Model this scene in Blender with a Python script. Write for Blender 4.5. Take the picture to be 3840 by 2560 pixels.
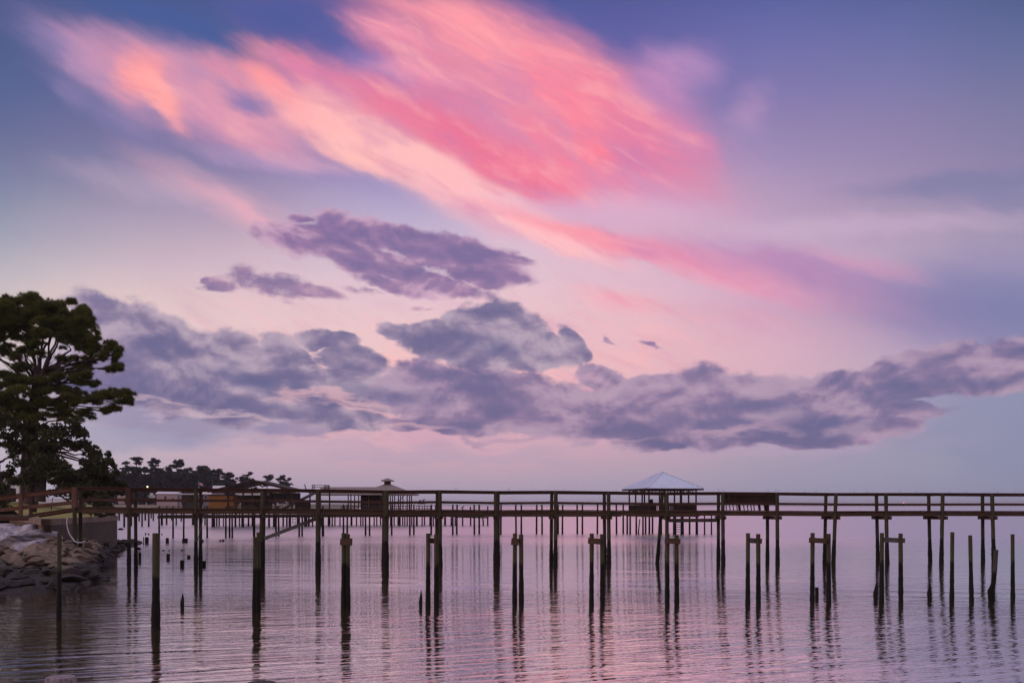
import bpy, bmesh, math, random
from mathutils import Vector, Matrix, noise
for o in list(bpy.data.objects): bpy.data.objects.remove(o)
SC = bpy.context.scene
COL = SC.collection
random.seed(7)

# ------------------------------------------------------------------ camera
H = 3.45            # eye height above the water, metres
F = 3733.0          # focal length in photo pixels (35 mm lens)
HZ = 1895.0         # photo row of the horizon
cam_d = bpy.data.cameras.new('camera'); cam = bpy.data.objects.new('camera', cam_d); COL.objects.link(cam)
cam.location = (0, 0, H); cam.rotation_euler = (math.radians(90), 0, 0)
cam_d.lens = 35.0; cam_d.sensor_width = 36.0; cam_d.shift_y = 615 / 3840.0
cam_d.clip_start = 0.1; cam_d.clip_end = 30000
SC.camera = cam
SC.view_settings.view_transform = 'Standard'; SC.view_settings.look = 'None'
SC.view_settings.gamma = 1.0; SC.view_settings.exposure = 0.08
SC.render.engine = 'CYCLES'
SC.cycles.max_bounces = 6; SC.cycles.diffuse_bounces = 2; SC.cycles.glossy_bounces = 3
SC.cycles.transparent_max_bounces = 6; SC.cycles.caustics_reflective = False; SC.cycles.caustics_refractive = False
SC.cycles.use_denoising = True
SC.cycles.use_adaptive_sampling = True; SC.cycles.adaptive_threshold = 0.008; SC.cycles.adaptive_min_samples = 8

def lin(c):
    r = []
    for v in c:
        v = v / 255.0
        r.append(v / 12.92 if v <= 0.04045 else ((v + 0.055) / 1.055) ** 2.4)
    return tuple(r)

# ------------------------------------------------------------------ sky (world shader)
world = bpy.data.worlds.new('World'); SC.world = world; world.use_nodes = True
NT = world.node_tree; NT.nodes.clear()

def _set(sock, v):
    if isinstance(v, X): NT.links.new(v.s, sock)
    elif isinstance(v, bpy.types.NodeSocket): NT.links.new(v, sock)
    else:
        if sock.type == 'RGBA' and len(v) == 3: v = (*v, 1)
        sock.default_value = v
class X:
    def __init__(self, s): self.s = s
    def __add__(a, b): return M('ADD', a, b)
    def __radd__(a, b): return M('ADD', a, b)
    def __sub__(a, b): return M('SUBTRACT', a, b)
    def __rsub__(a, b): return M('SUBTRACT', b, a)
    def __mul__(a, b): return M('MULTIPLY', a, b)
    def __rmul__(a, b): return M('MULTIPLY', a, b)
    def __truediv__(a, b): return M('DIVIDE', a, b)
def M(op, a, b=None, c=None, clamp=False):
    n = NT.nodes.new('ShaderNodeMath'); n.operation = op; n.use_clamp = clamp
    _set(n.inputs[0], a)
    if b is not None: _set(n.inputs[1], b)
    if c is not None: _set(n.inputs[2], c)
    return X(n.outputs[0])
def comb(x, y, z=0.0):
    n = NT.nodes.new('ShaderNodeCombineXYZ'); _set(n.inputs[0], x); _set(n.inputs[1], y); _set(n.inputs[2], z); return X(n.outputs[0])
def ramp01(x, a, b, smooth=True, lo=0.0, hi=1.0):
    n = NT.nodes.new('ShaderNodeMapRange'); n.interpolation_type = 'SMOOTHSTEP' if smooth else 'LINEAR'
    n.clamp = True
    _set(n.inputs[0], x); n.inputs[1].default_value = a; n.inputs[2].default_value = b
    n.inputs[3].default_value = lo; n.inputs[4].default_value = hi
    return X(n.outputs[0])
def mix(f, a, b):
    n = NT.nodes.new('ShaderNodeMix'); n.data_type = 'RGBA'; n.clamp_factor = True
    _set(n.inputs[0], f); _set(n.inputs[6], a); _set(n.inputs[7], b)
    return X(n.outputs[2])
def fbm(vec, scale, detail=4, rough=0.5, dist=0.0, lac=2.0):
    n = NT.nodes.new('ShaderNodeTexNoise'); n.noise_dimensions = '2D'; n.normalize = True
    _set(n.inputs['Vector'], vec); n.inputs['Scale'].default_value = scale; n.inputs['Detail'].default_value = detail
    n.inputs['Roughness'].default_value = rough; n.inputs['Distortion'].default_value = dist; n.inputs['Lacunarity'].default_value = lac
    return X(n.outputs['Fac']), X(n.outputs['Color'])
def mapping(vec, loc=(0, 0, 0), rot=0.0, scale=(1, 1, 1), kind='POINT'):
    n = NT.nodes.new('ShaderNodeMapping'); n.vector_type = kind
    _set(n.inputs[0], vec); n.inputs[1].default_value = loc; n.inputs[2].default_value = (0, 0, rot); n.inputs[3].default_value = scale
    return X(n.outputs[0])
def vmath(op, a, b=None):
    n = NT.nodes.new('ShaderNodeVectorMath'); n.operation = op
    _set(n.inputs[0], a)
    if b is not None: _set(n.inputs[1], b)
    return X(n.outputs['Value'] if op in ('LENGTH', 'DOT_PRODUCT') else n.outputs[0])
def sep(v):
    n = NT.nodes.new('ShaderNodeSeparateXYZ'); _set(n.inputs[0], v); return [X(q) for q in n.outputs]

tc = NT.nodes.new('ShaderNodeTexCoord')
DX, DY, DZ = sep(tc.outputs['Generated'])
AZ = M('ARCTAN2', DX, DY)                       # azimuth from the view over the bay
HL = M('SQRT', DX * DX + DY * DY + 1e-5)
EL = DZ / HL                                    # tangent of the elevation
K = 2.2864
U = AZ * K
V = M('MINIMUM', M('MAXIMUM', EL * K, 0.0), 2.5)
def sk(x, y):                                   # sky chart position -> (azimuth, elevation) units
    a = math.atan((x - 1176) / 2286.4)
    return a * K, (1160.7 - y) / 1000 * math.cos(a)
P0 = comb(U, V)

# large slow warp shared by everything
_, wc = fbm(mapping(P0, scale=(1, 1.6, 1)), 2.2, 3, 0.5)
warp = vmath('SUBTRACT', wc, (0.5, 0.5, 0.5))
PB = vmath('ADD', P0, vmath('MULTIPLY', warp, (0.10, 0.05, 0)))
UB, VB, _ = sep(PB)

rows = [0, 122, 245, 367, 490, 612, 704, 796, 888, 980, 1072, 1160]
ADJ = lambda i, j, c: c if i > 4 else ((c[0] + 5, c[1] - 3, c[2] - 6) if j >= 5 else (c[0] + 3, c[1] - 1, c[2] - 5) if j <= 2 else c)
cols = [0, 294, 588, 882, 1176, 1470, 1764, 2058, 2352]
T = [
 [(68,84,136),(70,87,140),(70,88,145),(75,86,148),(78,85,150),(80,90,155),(84,98,162),(82,98,156),(76,95,145)],
 [(72,90,140),(78,92,144),(76,92,150),(84,90,155),(95,92,160),(92,98,165),(104,110,172),(102,112,168),(94,108,156)],
 [(84,99,148),(94,100,152),(98,102,160),(112,108,168),(125,112,172),(124,114,172),(128,121,173),(124,122,170),(116,119,162)],
 [(108,114,154),(118,116,160),(128,122,170),(150,135,182),(160,142,188),(164,142,188),(150,138,182),(138,130,172),(128,125,164)],
 [(132,142,172),(158,148,178),(172,152,182),(178,165,200),(190,170,200),(196,168,198),(178,156,190),(156,144,178),(140,136,172)],
 [(184,176,186),(202,180,192),(212,184,196),(216,192,206),(220,192,204),(212,176,196),(206,172,198),(190,164,188),(165,150,180)],
 [(206,188,188),(220,194,193),(222,190,196),(224,190,200),(226,188,198),(224,180,192),(198,152,182),(152,130,170),(122,120,162)],
 [(202,186,188),(222,196,192),(228,196,196),(230,192,194),(230,184,190),(226,178,188),(214,170,188),(178,152,182),(138,134,170)],
 [(192,180,188),(212,188,190),(224,188,190),(230,186,188),(232,182,184),(224,176,184),(208,168,184),(186,162,182),(142,140,170)],
 [(178,170,184),(188,170,184),(218,174,184),(228,172,182),(226,168,180),(206,160,178),(180,154,176),(150,146,172),(130,132,165)],
 [(184,174,188),(184,166,182),(180,158,178),(180,156,176),(184,156,176),(174,153,175),(154,147,172),(146,144,172),(134,137,168)],
 [(166,162,186),(162,158,184),(160,154,180),(160,154,180),(160,154,180),(156,152,178),(148,148,174),(142,143,171),(132,137,168)],
]
def column(j):
    n = NT.nodes.new('ShaderNodeValToRGB'); cr = n.color_ramp; cr.interpolation = 'B_SPLINE'
    VM = 1.6
    pts = sorted((sk(cols[j], r)[1] / VM, lin(ADJ(i, j, T[i][j]))) for i, r in enumerate(rows))
    pts.append((1.0, lin((50, 66, 118))))
    while len(cr.elements) > 1: cr.elements.remove(cr.elements[-1])
    cr.elements[0].position = max(0, pts[0][0]); cr.elements[0].color = (*pts[0][1], 1)
    for p, c in pts[1:]:
        e = cr.elements.new(p); e.color = (*c, 1)
    _set(n.inputs[0], VB * (1 / VM)); return X(n.outputs[0])
SKY = column(0)
for j in range(1, 9):
    SKY = mix(ramp01(UB, sk(cols[j-1], 0)[0], sk(cols[j], 0)[0], smooth=False), SKY, column(j))

# ---- high cirrus: strokes broken up by fibres that run down to the right
def rotv(vec, deg, sx, sy):                      # chart direction (down right = positive degrees)
    return mapping(vec, rot=math.radians(deg), scale=(sx, sy, 1), kind='POINT')
PR = mapping(P0, rot=math.radians(27))           # x now runs along the fibres
_, fw = fbm(mapping(PR, scale=(1.0, 2.0, 1)), 3.2, 2.5, 0.45)
_, fw2 = fbm(mapping(PR, scale=(1.0, 2.6, 1)), 9.0, 5, 0.6)
PS = vmath('ADD', P0, vmath('MULTIPLY', vmath('SUBTRACT', fw, (0.5, 0.5, 0.5)), (0.05, 0.045, 0)))
PS = vmath('ADD', PS, vmath('MULTIPLY', vmath('SUBTRACT', fw2, (0.5, 0.5, 0.5)), (0.055, 0.035, 0)))
PRw = vmath('ADD', PR, vmath('MULTIPLY', vmath('SUBTRACT', fw, (0.5, 0.5, 0.5)), (0.25, 0.10, 0)))
fib, _ = fbm(mapping(PRw, scale=(1.0, 6.0, 1)), 3.0, 7, 0.55)
fibs = ramp01(fib, 0.30, 0.70)
fine, _ = fbm(mapping(PRw, scale=(1.6, 8.0, 1)), 9.0, 5, 0.6)
PS = vmath('ADD', PS, vmath('MULTIPLY', comb(fine, fine), (0.014, -0.014, 0)))
PS = vmath('ADD', PS, (-0.007, 0.007, 0))
def after(vec, dep):                             # keeps the evaluation order of the long chains sequential
    n = NT.nodes.new('ShaderNodeVectorMath'); n.operation = 'MULTIPLY_ADD'
    _set(n.inputs[0], dep); n.inputs[1].default_value = (1e-7, 1e-7, 1e-7); _set(n.inputs[2], vec)
    return X(n.outputs[0])
def ell(vec, x, y, rx, ry, deg, dep=None):
    if dep is not None: vec = after(vec, dep)
    u, v = sk(x, y); a = math.radians(-deg)      # V points up, so down-right is a negative angle
    q = mapping(vec, loc=(u, v, 0), rot=a, scale=(rx / 1000, ry / 1000, 1), kind='TEXTURE')
    return vmath('LENGTH', q)
STROKES = [
 # x, y, rx, ry, deg, colour, alpha, fibre share
 (560,265,430,80,19,(150,128,178),.70,.25),
 (330,200,220,75,22,(162,134,178),.65,.25),
 (150,105,90,34,22,(140,124,172),.60,.3),
 (200,120,70,40,50,(176,140,180),.70,.3),
 (250,180,120,40,50,(182,142,178),.70,.3),
 (165,215,30,45,-20,(142,126,172),.50,.3),
 (260,275,150,26,30,(138,124,172),.50,.4),
 (430,150,190,60,8,(190,140,174),.75,.25),
 (440,225,230,46,24,(214,146,172),.75,.25),
 (560,290,180,40,22,(232,158,176),.70,.25),
 (400,215,230,70,24,(214,146,172),.60,.25),
 (570,215,150,56,24,(234,152,170),.60,.25),
 (330,175,60,55,60,(250,154,156),.90,.12),
 (370,235,80,24,48,(252,160,158),.90,.12),
 (545,160,90,36,10,(222,144,166),.60,.25),
 (632,118,88,30,18,(252,156,158),.92,.10),
 (692,152,76,26,50,(252,142,148),.92,.15),
 (602,176,60,30,40,(250,150,154),.90,.15),
 (664,212,80,30,42,(246,140,152),.85,.2),
 (660,162,56,10,45,(190,124,164),.60,.2),
 (440,170,34,26,70,(184,136,172),.60,.2),
 (395,170,22,40,10,(200,140,172),.5,.2),
 (572,238,64,24,5,(122,112,168),.90,.1),
 (530,215,60,16,35,(160,126,172),.55,.2),
 (760,205,120,38,28,(206,128,168),.70,.3),
 (850,175,150,42,24,(172,126,178),.65,.35),
 (1150,265,500,168,22,(230,134,164),.94,.25),
 (1160,130,330,105,26,(250,150,162),.92,.35),
 (700,36,150,74,20,(80,86,150),.95,.1),
 (640,40,160,34,8,(76,86,150),.85,.1),
 (400,50,230,46,10,(68,88,148),.8,.1),
 (1010,30,200,24,8,(246,150,164),.75,.45),
 (900,85,130,36,16,(240,150,172),.90,.4),
 (1090,62,130,50,32,(252,154,164),.90,.45),
 (1330,170,210,72,40,(246,144,160),.75,.5),
 (790,110,80,26,30,(96,96,160),.80,.2),
 (740,80,60,30,30,(84,88,152),.80,.1),
 (870,160,90,24,24,(138,116,176),.75,.3),
 (1290,60,170,34,24,(96,92,160),.45,.6),
 (980,180,130,22,8,(242,156,178),.65,.4),
 (880,230,230,30,20,(222,130,162),.70,.35),
 (1560,170,70,90,80,(186,140,188),.70,.45),
 (1500,190,90,60,60,(190,138,186),.65,.45),
 (1530,270,150,70,50,(200,132,178),.70,.4),
 (1430,290,240,74,36,(234,122,152),.85,.5),
 (1300,230,160,40,45,(250,132,150),.70,.5),
 (735,275,90,36,5,(250,176,178),.85,.15),
 (800,300,200,64,24,(251,172,174),.92,.12),
 (950,365,270,64,27,(252,186,182),.95,.08),
 (1100,440,230,50,27,(252,190,188),.88,.08),
 (1130,480,300,60,24,(240,178,192),.50,.1),
 (830,365,120,30,28,(253,188,182),.85,.1),
 (1270,535,200,30,24,(252,186,190),.80,.15),
 (960,275,260,36,22,(234,122,150),.75,.25),
 (1070,320,230,44,26,(230,110,144),.80,.3),
 (1180,390,200,44,26,(236,112,142),.88,.3),
 (1320,410,170,40,20,(240,124,152),.78,.4),
 (1390,375,110,30,50,(254,126,142),.85,.35),
 (1260,330,110,28,40,(248,124,144),.60,.4),
 (1470,350,110,40,42,(216,120,162),.65,.4),
 (1590,330,90,26,36,(218,126,166),.55,.4),
 (1480,435,160,34,16,(206,142,182),.60,.4),
 (1370,540,270,22,17,(246,142,158),.80,.2),
 (1500,575,260,26,16,(240,146,166),.70,.2),
 (1650,620,220,36,20,(230,150,176),.78,.2),
 (1700,600,240,34,14,(190,130,176),.60,.3),
 (1860,660,240,36,18,(212,146,178),.55,.25),
 (1840,615,230,44,16,(178,128,176),.75,.3),
 (2030,690,250,52,20,(148,124,170),.55,.3),
 (2250,690,210,90,10,(112,114,164),.60,.2),
 (1985,605,130,20,20,(210,142,176),.50,.3),
 (1725,262,46,66,20,(180,142,186),.55,.4),
 (1750,330,90,18,38,(152,132,178),.45,.3),
 (2220,425,230,24,3,(116,116,158),.65,.2),
 (2310,455,120,24,12,(128,124,162),.50,.2),
 (1390,480,260,36,6,(212,176,206),.55,.2),
 (500,455,200,40,22,(218,168,184),.65,.25),
 (560,490,120,22,26,(234,170,184),.50,.2),
 (330,430,170,30,10,(186,162,186),.45,.2),
 (600,372,160,20,6,(180,150,188),.50,.3),
 (700,375,120,16,12,(222,166,188),.5,.3),
 (1425,690,110,22,14,(244,166,178),.65,.3),
 (1620,720,220,22,10,(214,160,178),.40,.3),
 (1980,520,380,26,3,(204,174,200),.40,.2),
]
for (x, y, rx, ry, deg, c, al, fs) in STROKES:
    r = ell(PS, x, y, rx * 1.2, ry * 1.3, deg, SKY)
    m = ramp01(r, 1.2, 0.15, True, 0.0, al)
    if fs > 0.22:
        k = ramp01(fibs, 0.0, 1.0, False, 1.0 - fs, 1.0)
        m = m * k
    SKY = mix(m, SKY, lin(c))
# overall fibre shading inside the cirrus: fine bright and dusky strands at two scales
_scs = NT.nodes.new('ShaderNodeSeparateColor'); _set(_scs.inputs[0], SKY)
cirr = ramp01(X(_scs.outputs[0]) - X(_scs.outputs[2]), 0.05, 0.32)
wsp, _ = fbm(mapping(vmath('ADD', PRw, (5.3, 2.1, 0)), scale=(1.0, 5.0, 1)), 6.0, 8, 0.60, 0.05)
wsp2, _ = fbm(mapping(vmath('ADD', PR, (1.3, 7.1, 0)), scale=(1.0, 2.6, 1)), 4.0, 8, 0.58, 0.10)
SKY = mix(cirr * ramp01(wsp2, 0.50, 0.72, True, 0, 0.36), SKY, lin((190, 120, 172)))
SKY = mix(cirr * ramp01(wsp, 0.50, 0.74, True, 0, 0.28), SKY, lin((255, 172, 176)))
SKY = mix(cirr * ramp01(wsp, 0.47, 0.28, True, 0, 0.22), SKY, lin((218, 112, 150)))
SKY = mix(cirr * ramp01(wsp2, 0.45, 0.26, True, 0, 0.30), SKY, lin((255, 180, 176)))

# ---- stratus veil low on the left and right
VEIL = [
 (380,930,330,95,4,(158,148,176),.7),
 (240,800,90,90,20,(188,176,188),.5),
 (1900,985,330,50,0,(160,146,176),.5),
 (1050,1000,420,40,2,(190,158,182),.35),
 (300,860,170,110,10,(166,156,182),.75),
 (480,940,330,70,2,(142,134,168),.75),
 (330,1010,240,30,2,(150,150,180),.55),
 (720,985,160,22,2,(140,126,164),.7),
 (900,1040,500,22,2,(172,152,180),.5),
 (2050,960,260,80,0,(140,138,172),.6),
 (2290,960,150,110,0,(128,134,168),.5),
 (1750,1020,300,26,0,(176,152,180),.5),
 (1300,1000,150,14,0,(160,134,168),.5),
]
PV = vmath('ADD', PB, vmath('MULTIPLY', vmath('SUBTRACT', fbm(mapping(P0, scale=(1, 3.2, 1)), 5.5, 6, 0.55)[1], (0.5, 0.5, 0.5)), (0.22, 0.10, 0)))
for (x, y, rx, ry, deg, c, al) in VEIL:
    SKY = mix(ramp01(ell(PV, x, y, rx * 1.1, ry * 1.15, deg, SKY), 1.1, 0.45, True, 0, al), SKY, lin(c))

# ---- cumulus: union of puffs, broken by billowy noise
PC0 = mapping(P0, scale=(1, 1.55, 1))
cn, cc = fbm(PC0, 5.5, 7, 0.56, 0.2)
cnu, _ = fbm(vmath('ADD', PC0, (0.004, 0.030, 0)), 5.5, 4, 0.5, 0.2)
cn2, _ = fbm(vmath('ADD', PC0, (3.1, 1.7, 0)), 13.0, 6, 0.58, 0.2)
relief = (cnu - cn)
WX, _wy, _wz = sep(fbm(mapping(P0, scale=(1, 3.0, 1)), 3.2, 3, 0.5)[1])
PC = vmath('ADD', P0, vmath('MULTIPLY', vmath('SUBTRACT', cc, (0.5, 0.5, 0.5)), (0.09, 0.055, 0)))
PC = vmath('ADD', PC, (-0.012, 0.012, 0))
def puffs(lst, dep, grow):
    d = None
    for (x, y, rx, ry, deg) in lst:
        q = 1.0 - ell(PC, x, y, rx * grow, ry * grow, deg, d if d is not None else dep)
        d = q if d is None else M('MAXIMUM', d, q)
    return d
def layer(SKY, lst, edge, mid, dark, gain=1.0, amp=2.0, soft=0.35, al=1.0, cut=0.0, grow=1.35):
    d = puffs(lst, SKY, grow)
    dm = M('MINIMUM', d, 0.6)
    dd = dm * gain + (cn2 - 0.5) * amp + (cn - 0.5) * (amp * 0.8)
    a = ramp01(dd, cut, cut + soft, True, 0, al) * ramp01(d, -0.12, 0.12)
    sh = ramp01(dm * 0.75 + relief * 4.2 + (cn - 0.5) * 1.0 + (cn2 - 0.5) * 0.6 + (WX - 0.5) * 0.6, -0.35, 1.05)
    col = mix(ramp01(sh, 0.0, 0.5, False), lin(edge), lin(mid))
    col = mix(ramp01(sh, 0.45, 1.0, False), col, lin(dark))
    return mix(a, SKY, col)
A1 = [(700,545,110,34,10),(850,530,130,36,10),(830,590,170,30,14),(1000,560,170,32,9),(950,625,150,22,10),(1080,605,130,30,8),(1140,580,60,16,10),
      (675,492,34,10,5),(900,640,90,18,12)]
A2 = [(570,625,48,26,5),(640,645,60,22,5),(700,655,66,15,8),(500,640,40,16,5),(468,624,14,8,0),(825,650,34,9,5),(960,692,26,7,0),(1385,772,20,7,40),(1475,780,30,7,20)]
SKY = layer(SKY, A1, (196,158,184), (148,114,156), (112,94,144), gain=3.0, amp=2.4, soft=1.1, cut=0.05, grow=1.35, al=0.93)
SKY = layer(SKY, A2, (190,152,176), (150,118,156), (122,102,146), gain=1.5, amp=2.1, soft=0.8, cut=0.1, grow=1.5, al=0.9)
B1 = [(250,735,90,45,30),(430,870,160,60,14),(600,905,220,50,6),(330,820,120,60,20),(370,790,130,60,28),(520,830,160,62,16),(680,880,200,45,6),(850,885,160,36,3),(640,800,60,34,25),(740,770,60,18,8),(800,820,60,30,10),
      (900,750,46,20,0),(990,770,80,34,8),(1130,740,90,52,8),(1190,785,110,42,12),(1300,775,46,20,45),(1050,800,100,28,5),
      (470,900,260,46,4),(780,945,90,26,6)]
SKY = layer(SKY, B1, (178,158,178), (138,122,154), (98,93,136), gain=3.6, amp=2.2, soft=0.8, cut=0.15, grow=1.45, al=0.96)
B2 = [(1130,900,180,56,6),(1560,950,220,60,0),(1780,920,160,56,0),(960,870,110,40,8),(1060,920,170,48,8),(1000,960,110,22,4),(1280,930,170,44,4),(1230,960,110,30,4),(1400,960,150,44,2),(1480,1010,90,18,0),(1500,890,120,34,0),(1640,900,140,56,10),
      (1360,860,60,30,20),(1720,940,220,50,2),(1880,900,130,46,0),(1900,960,150,34,4),(2080,855,100,50,-10),(2190,835,140,48,-2),(2290,842,130,34,-4),(2050,935,70,16,2),(1820,990,100,20,0)]
SKY = layer(SKY, B2, (172,146,172), (136,114,152), (97,92,137), gain=3.6, amp=2.2, soft=0.8, cut=0.15, grow=1.45, al=0.96)
# dark bellies
for (x, y, rx, ry, deg, al) in [(840,890,180,22,3,.55),(700,895,150,24,8,.5),(1660,960,150,16,2,.55),(1130,780,90,30,10,.45),(1890,950,110,18,4,.5),(2200,865,130,18,-3,.6),(1730,920,140,22,4,.5),(1530,1018,60,12,0,.5),(560,860,140,26,14,.4)]:
    SKY = mix(ramp01(ell(PC, x, y, rx, ry, deg, SKY), 1.2, 0.2, True, 0, al), SKY, lin((86, 88, 136)))

# thin gaps of lit sky and far streaks between the layers
for (x, y, rx, ry, deg, c, al) in [(760,915,150,12,4,(226,178,186),.6),(860,945,120,9,8,(224,172,184),.55),(520,958,190,8,4,(206,176,190),.5),(360,925,90,7,6,(210,180,190),.45),
        (620,1035,190,14,1,(204,172,186),.45),(960,990,120,10,2,(216,170,184),.5),(1330,1010,160,9,0,(200,160,182),.4),(1700,990,130,12,-2,(196,160,182),.5),(1970,1000,60,22,0,(186,158,184),.45),
        (2150,1010,120,18,0,(150,142,172),.4),(1980,925,50,9,8,(120,110,150),.5),(2110,935,60,9,0,(126,116,156),.45),(1100,1003,90,6,2,(150,128,164),.55),(1360,868,50,24,10,(206,164,186),.5)]:
    SKY = mix(ramp01(ell(PV, x, y, rx, ry, deg, SKY), 1.3, 0.2, True, 0, al), SKY, lin(c))

# ---- the rest of the dome, away from the view: dusk sky, brightened to light roofs and fronts
back = NT.nodes.new('ShaderNodeValToRGB'); cr = back.color_ramp
cr.elements[0].position = 0.0; cr.elements[0].color = (*lin((188, 165, 172)), 1)
cr.elements[1].position = 1.0; cr.elements[1].color = (*lin((130, 130, 168)), 1)
e = cr.elements.new(0.35); e.color = (*lin((178, 158, 178)), 1)
_set(back.inputs[0], EL * 0.6)
bk = mix(ramp01(fbm(mapping(tc.outputs['Generated'], scale=(1, 1, 1)), 3.0, 5, 0.55)[0], 0.45, 0.7, True, 0, 0.4), X(back.outputs[0]), lin((205, 160, 170)))
SKY = mix(ramp01(M('ABSOLUTE', AZ), 0.62, 1.5), SKY, bk)
SKY = mix(ramp01(EL, 0.54, 0.85), SKY, lin((84, 96, 150)))
SKY = mix(ramp01(EL, 0.95, 1.5), SKY, lin((228, 208, 222)))  # bright zenith added above the frame to light the roofs
SKY = mix(ramp01(DZ, 0.0, -0.02, False), SKY, lin((120, 118, 145)))
# a trace of the physical dusk sky
nis = NT.nodes.new('ShaderNodeTexSky'); nis.sky_type = 'NISHITA'; nis.sun_disc = False
nis.sun_elevation = math.radians(4); nis.sun_rotation = math.radians(-110)
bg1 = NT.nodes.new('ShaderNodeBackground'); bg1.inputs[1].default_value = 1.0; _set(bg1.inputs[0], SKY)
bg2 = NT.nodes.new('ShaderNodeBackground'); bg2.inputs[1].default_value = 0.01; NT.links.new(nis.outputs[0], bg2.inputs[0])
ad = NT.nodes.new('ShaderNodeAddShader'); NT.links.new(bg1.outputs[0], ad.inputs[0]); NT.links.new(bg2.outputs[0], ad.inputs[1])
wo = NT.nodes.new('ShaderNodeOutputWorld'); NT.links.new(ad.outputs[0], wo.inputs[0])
world.cycles.sampling_method = 'MANUAL'; world.cycles.sample_map_resolution = 512

# ------------------------------------------------------------------ the low sun, already veiled
sd = bpy.data.lights.new('sun', 'SUN'); sun = bpy.data.objects.new('sun', sd); COL.objects.link(sun)
sd.energy = 0.55; sd.angle = math.radians(12); sd.color = (1.0, 0.72, 0.62)
_d = Vector((math.sin(math.radians(-110)) * math.cos(math.radians(9)), math.cos(math.radians(-110)) * math.cos(math.radians(9)), math.sin(math.radians(9))))
sun.rotation_euler = _d.to_track_quat('Z', 'Y').to_euler()

# ------------------------------------------------------------------ helpers
def px(x, Y): return (x - 1920.0) / F * Y                     # photo column -> X at depth Y
def pz(y, Y): return H - (y - HZ) / F * Y                     # photo row -> height at depth Y
def wy(y): return H * F / (y - HZ)                            # photo row of a waterline -> depth
def lerp_tab(tab, x):
    if x <= tab[0][0]:
        (a, b), (c, d) = tab[0], tab[1]
    elif x >= tab[-1][0]:
        (a, b), (c, d) = tab[-2], tab[-1]
    else:
        for i in range(len(tab) - 1):
            if tab[i][0] <= x <= tab[i+1][0]:
                (a, b), (c, d) = tab[i], tab[i+1]; break
    return b + (d - b) * (x - a) / (c - a)

class MB:
    def __init__(s): s.v = []; s.f = []; s.sm = []
    def add(s, vs, fs, smooth=False):
        o = len(s.v); s.v += [tuple(v) for v in vs]; s.f += [tuple(o + i for i in f) for f in fs]; s.sm += [smooth] * len(fs); return s
    def box(s, c, d, rz=0.0, tilt=None):
        R = Matrix.Rotation(rz, 3, 'Z')
        if tilt is not None: R = tilt
        c = Vector(c); vs = []
        for sx in (-.5, .5):
            for sy in (-.5, .5):
                for sz in (-.5, .5): vs.append(c + R @ Vector((sx * d[0], sy * d[1], sz * d[2])))
        return s.add(vs, [(0,1,3,2),(4,6,7,5),(0,4,5,1),(2,3,7,6),(0,2,6,4),(1,5,7,3)])
    def beam(s, a, b, w, h, up=(0, 0, 1)):                     # rectangular bar from a to b, w across, h high
        a = Vector(a); b = Vector(b); d = (b - a).normalized(); side = d.cross(Vector(up))
        if side.length < 1e-4: side = Vector((1, 0, 0))
        side.normalize(); u = side.cross(d).normalized()
        vs = []
        for p in (a, b):
            for i, j in ((-1, -1), (1, -1), (1, 1), (-1, 1)): vs.append(p + side * (i * w / 2) + u * (j * h / 2))
        return s.add(vs, [(0,1,2,3),(7,6,5,4),(0,4,5,1),(1,5,6,2),(2,6,7,3),(3,7,4,0)])
    def tube(s, pts, rad, n=10, cap=True, wob=0.0, seed=0):
        rnd = random.Random(seed)
        pts = [Vector(p) for p in pts]
        if not isinstance(rad, (list, tuple)): rad = [rad] * len(pts)
        rings = []; vs = []; fs = []
        for i, p in enumerate(pts):
            d = (pts[min(i+1, len(pts)-1)] - pts[max(i-1, 0)]).normalized()
            sd = d.cross(Vector((0, 1, 0)))
            if sd.length < 1e-3: sd = d.cross(Vector((1, 0, 0)))
            sd.normalize(); u = d.cross(sd)
            for k in range(n):
                a = 2 * math.pi * k / n; r = rad[i] * (1 + rnd.uniform(-wob, wob))
                vs.append(p + sd * (math.cos(a) * r) + u * (math.sin(a) * r))
        for i in range(len(pts) - 1):
            for k in range(n):
                fs.append((i*n + k, i*n + (k+1) % n, (i+1)*n + (k+1) % n, (i+1)*n + k))
        s.add(vs, fs, n > 6)
        if cap:
            s.add([vs[(len(pts)-1)*n + k] for k in range(n)], [tuple(range(n))])
            s.add([vs[k] for k in range(n)], [tuple(reversed(range(n)))])
        return s
    def poly(s, pts): return s.add(pts, [tuple(range(len(pts)))])
    def build(s, name, m, parent=None):
        me = bpy.data.meshes.new(name); me.from_pydata(s.v, [], s.f)
        me.polygons.foreach_set('use_smooth', s.sm); me.update()
        o = bpy.data.objects.new(name, me); COL.objects.link(o)
        if m is not None: me.materials.append(m)
        if parent is not None: o.parent = parent; o.location = [-c for c in parent.location] if parent.get('_w') else (0, 0, 0)
        return o
def tag(o, label, cat, group=None):
    o['label'] = label; o['category'] = cat
    if group: o['group'] = group
    return o
def struct(o): o['kind'] = 'structure'; return o
def thing(name, label, cat, loc=(0, 0, 0), group=None):
    o = bpy.data.objects.new(name, None); COL.objects.link(o); o.location = loc; o.empty_display_size = 0.2
    o['_w'] = 1                                                # children are written in world coordinates
    return tag(o, label, cat, group)

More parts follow.
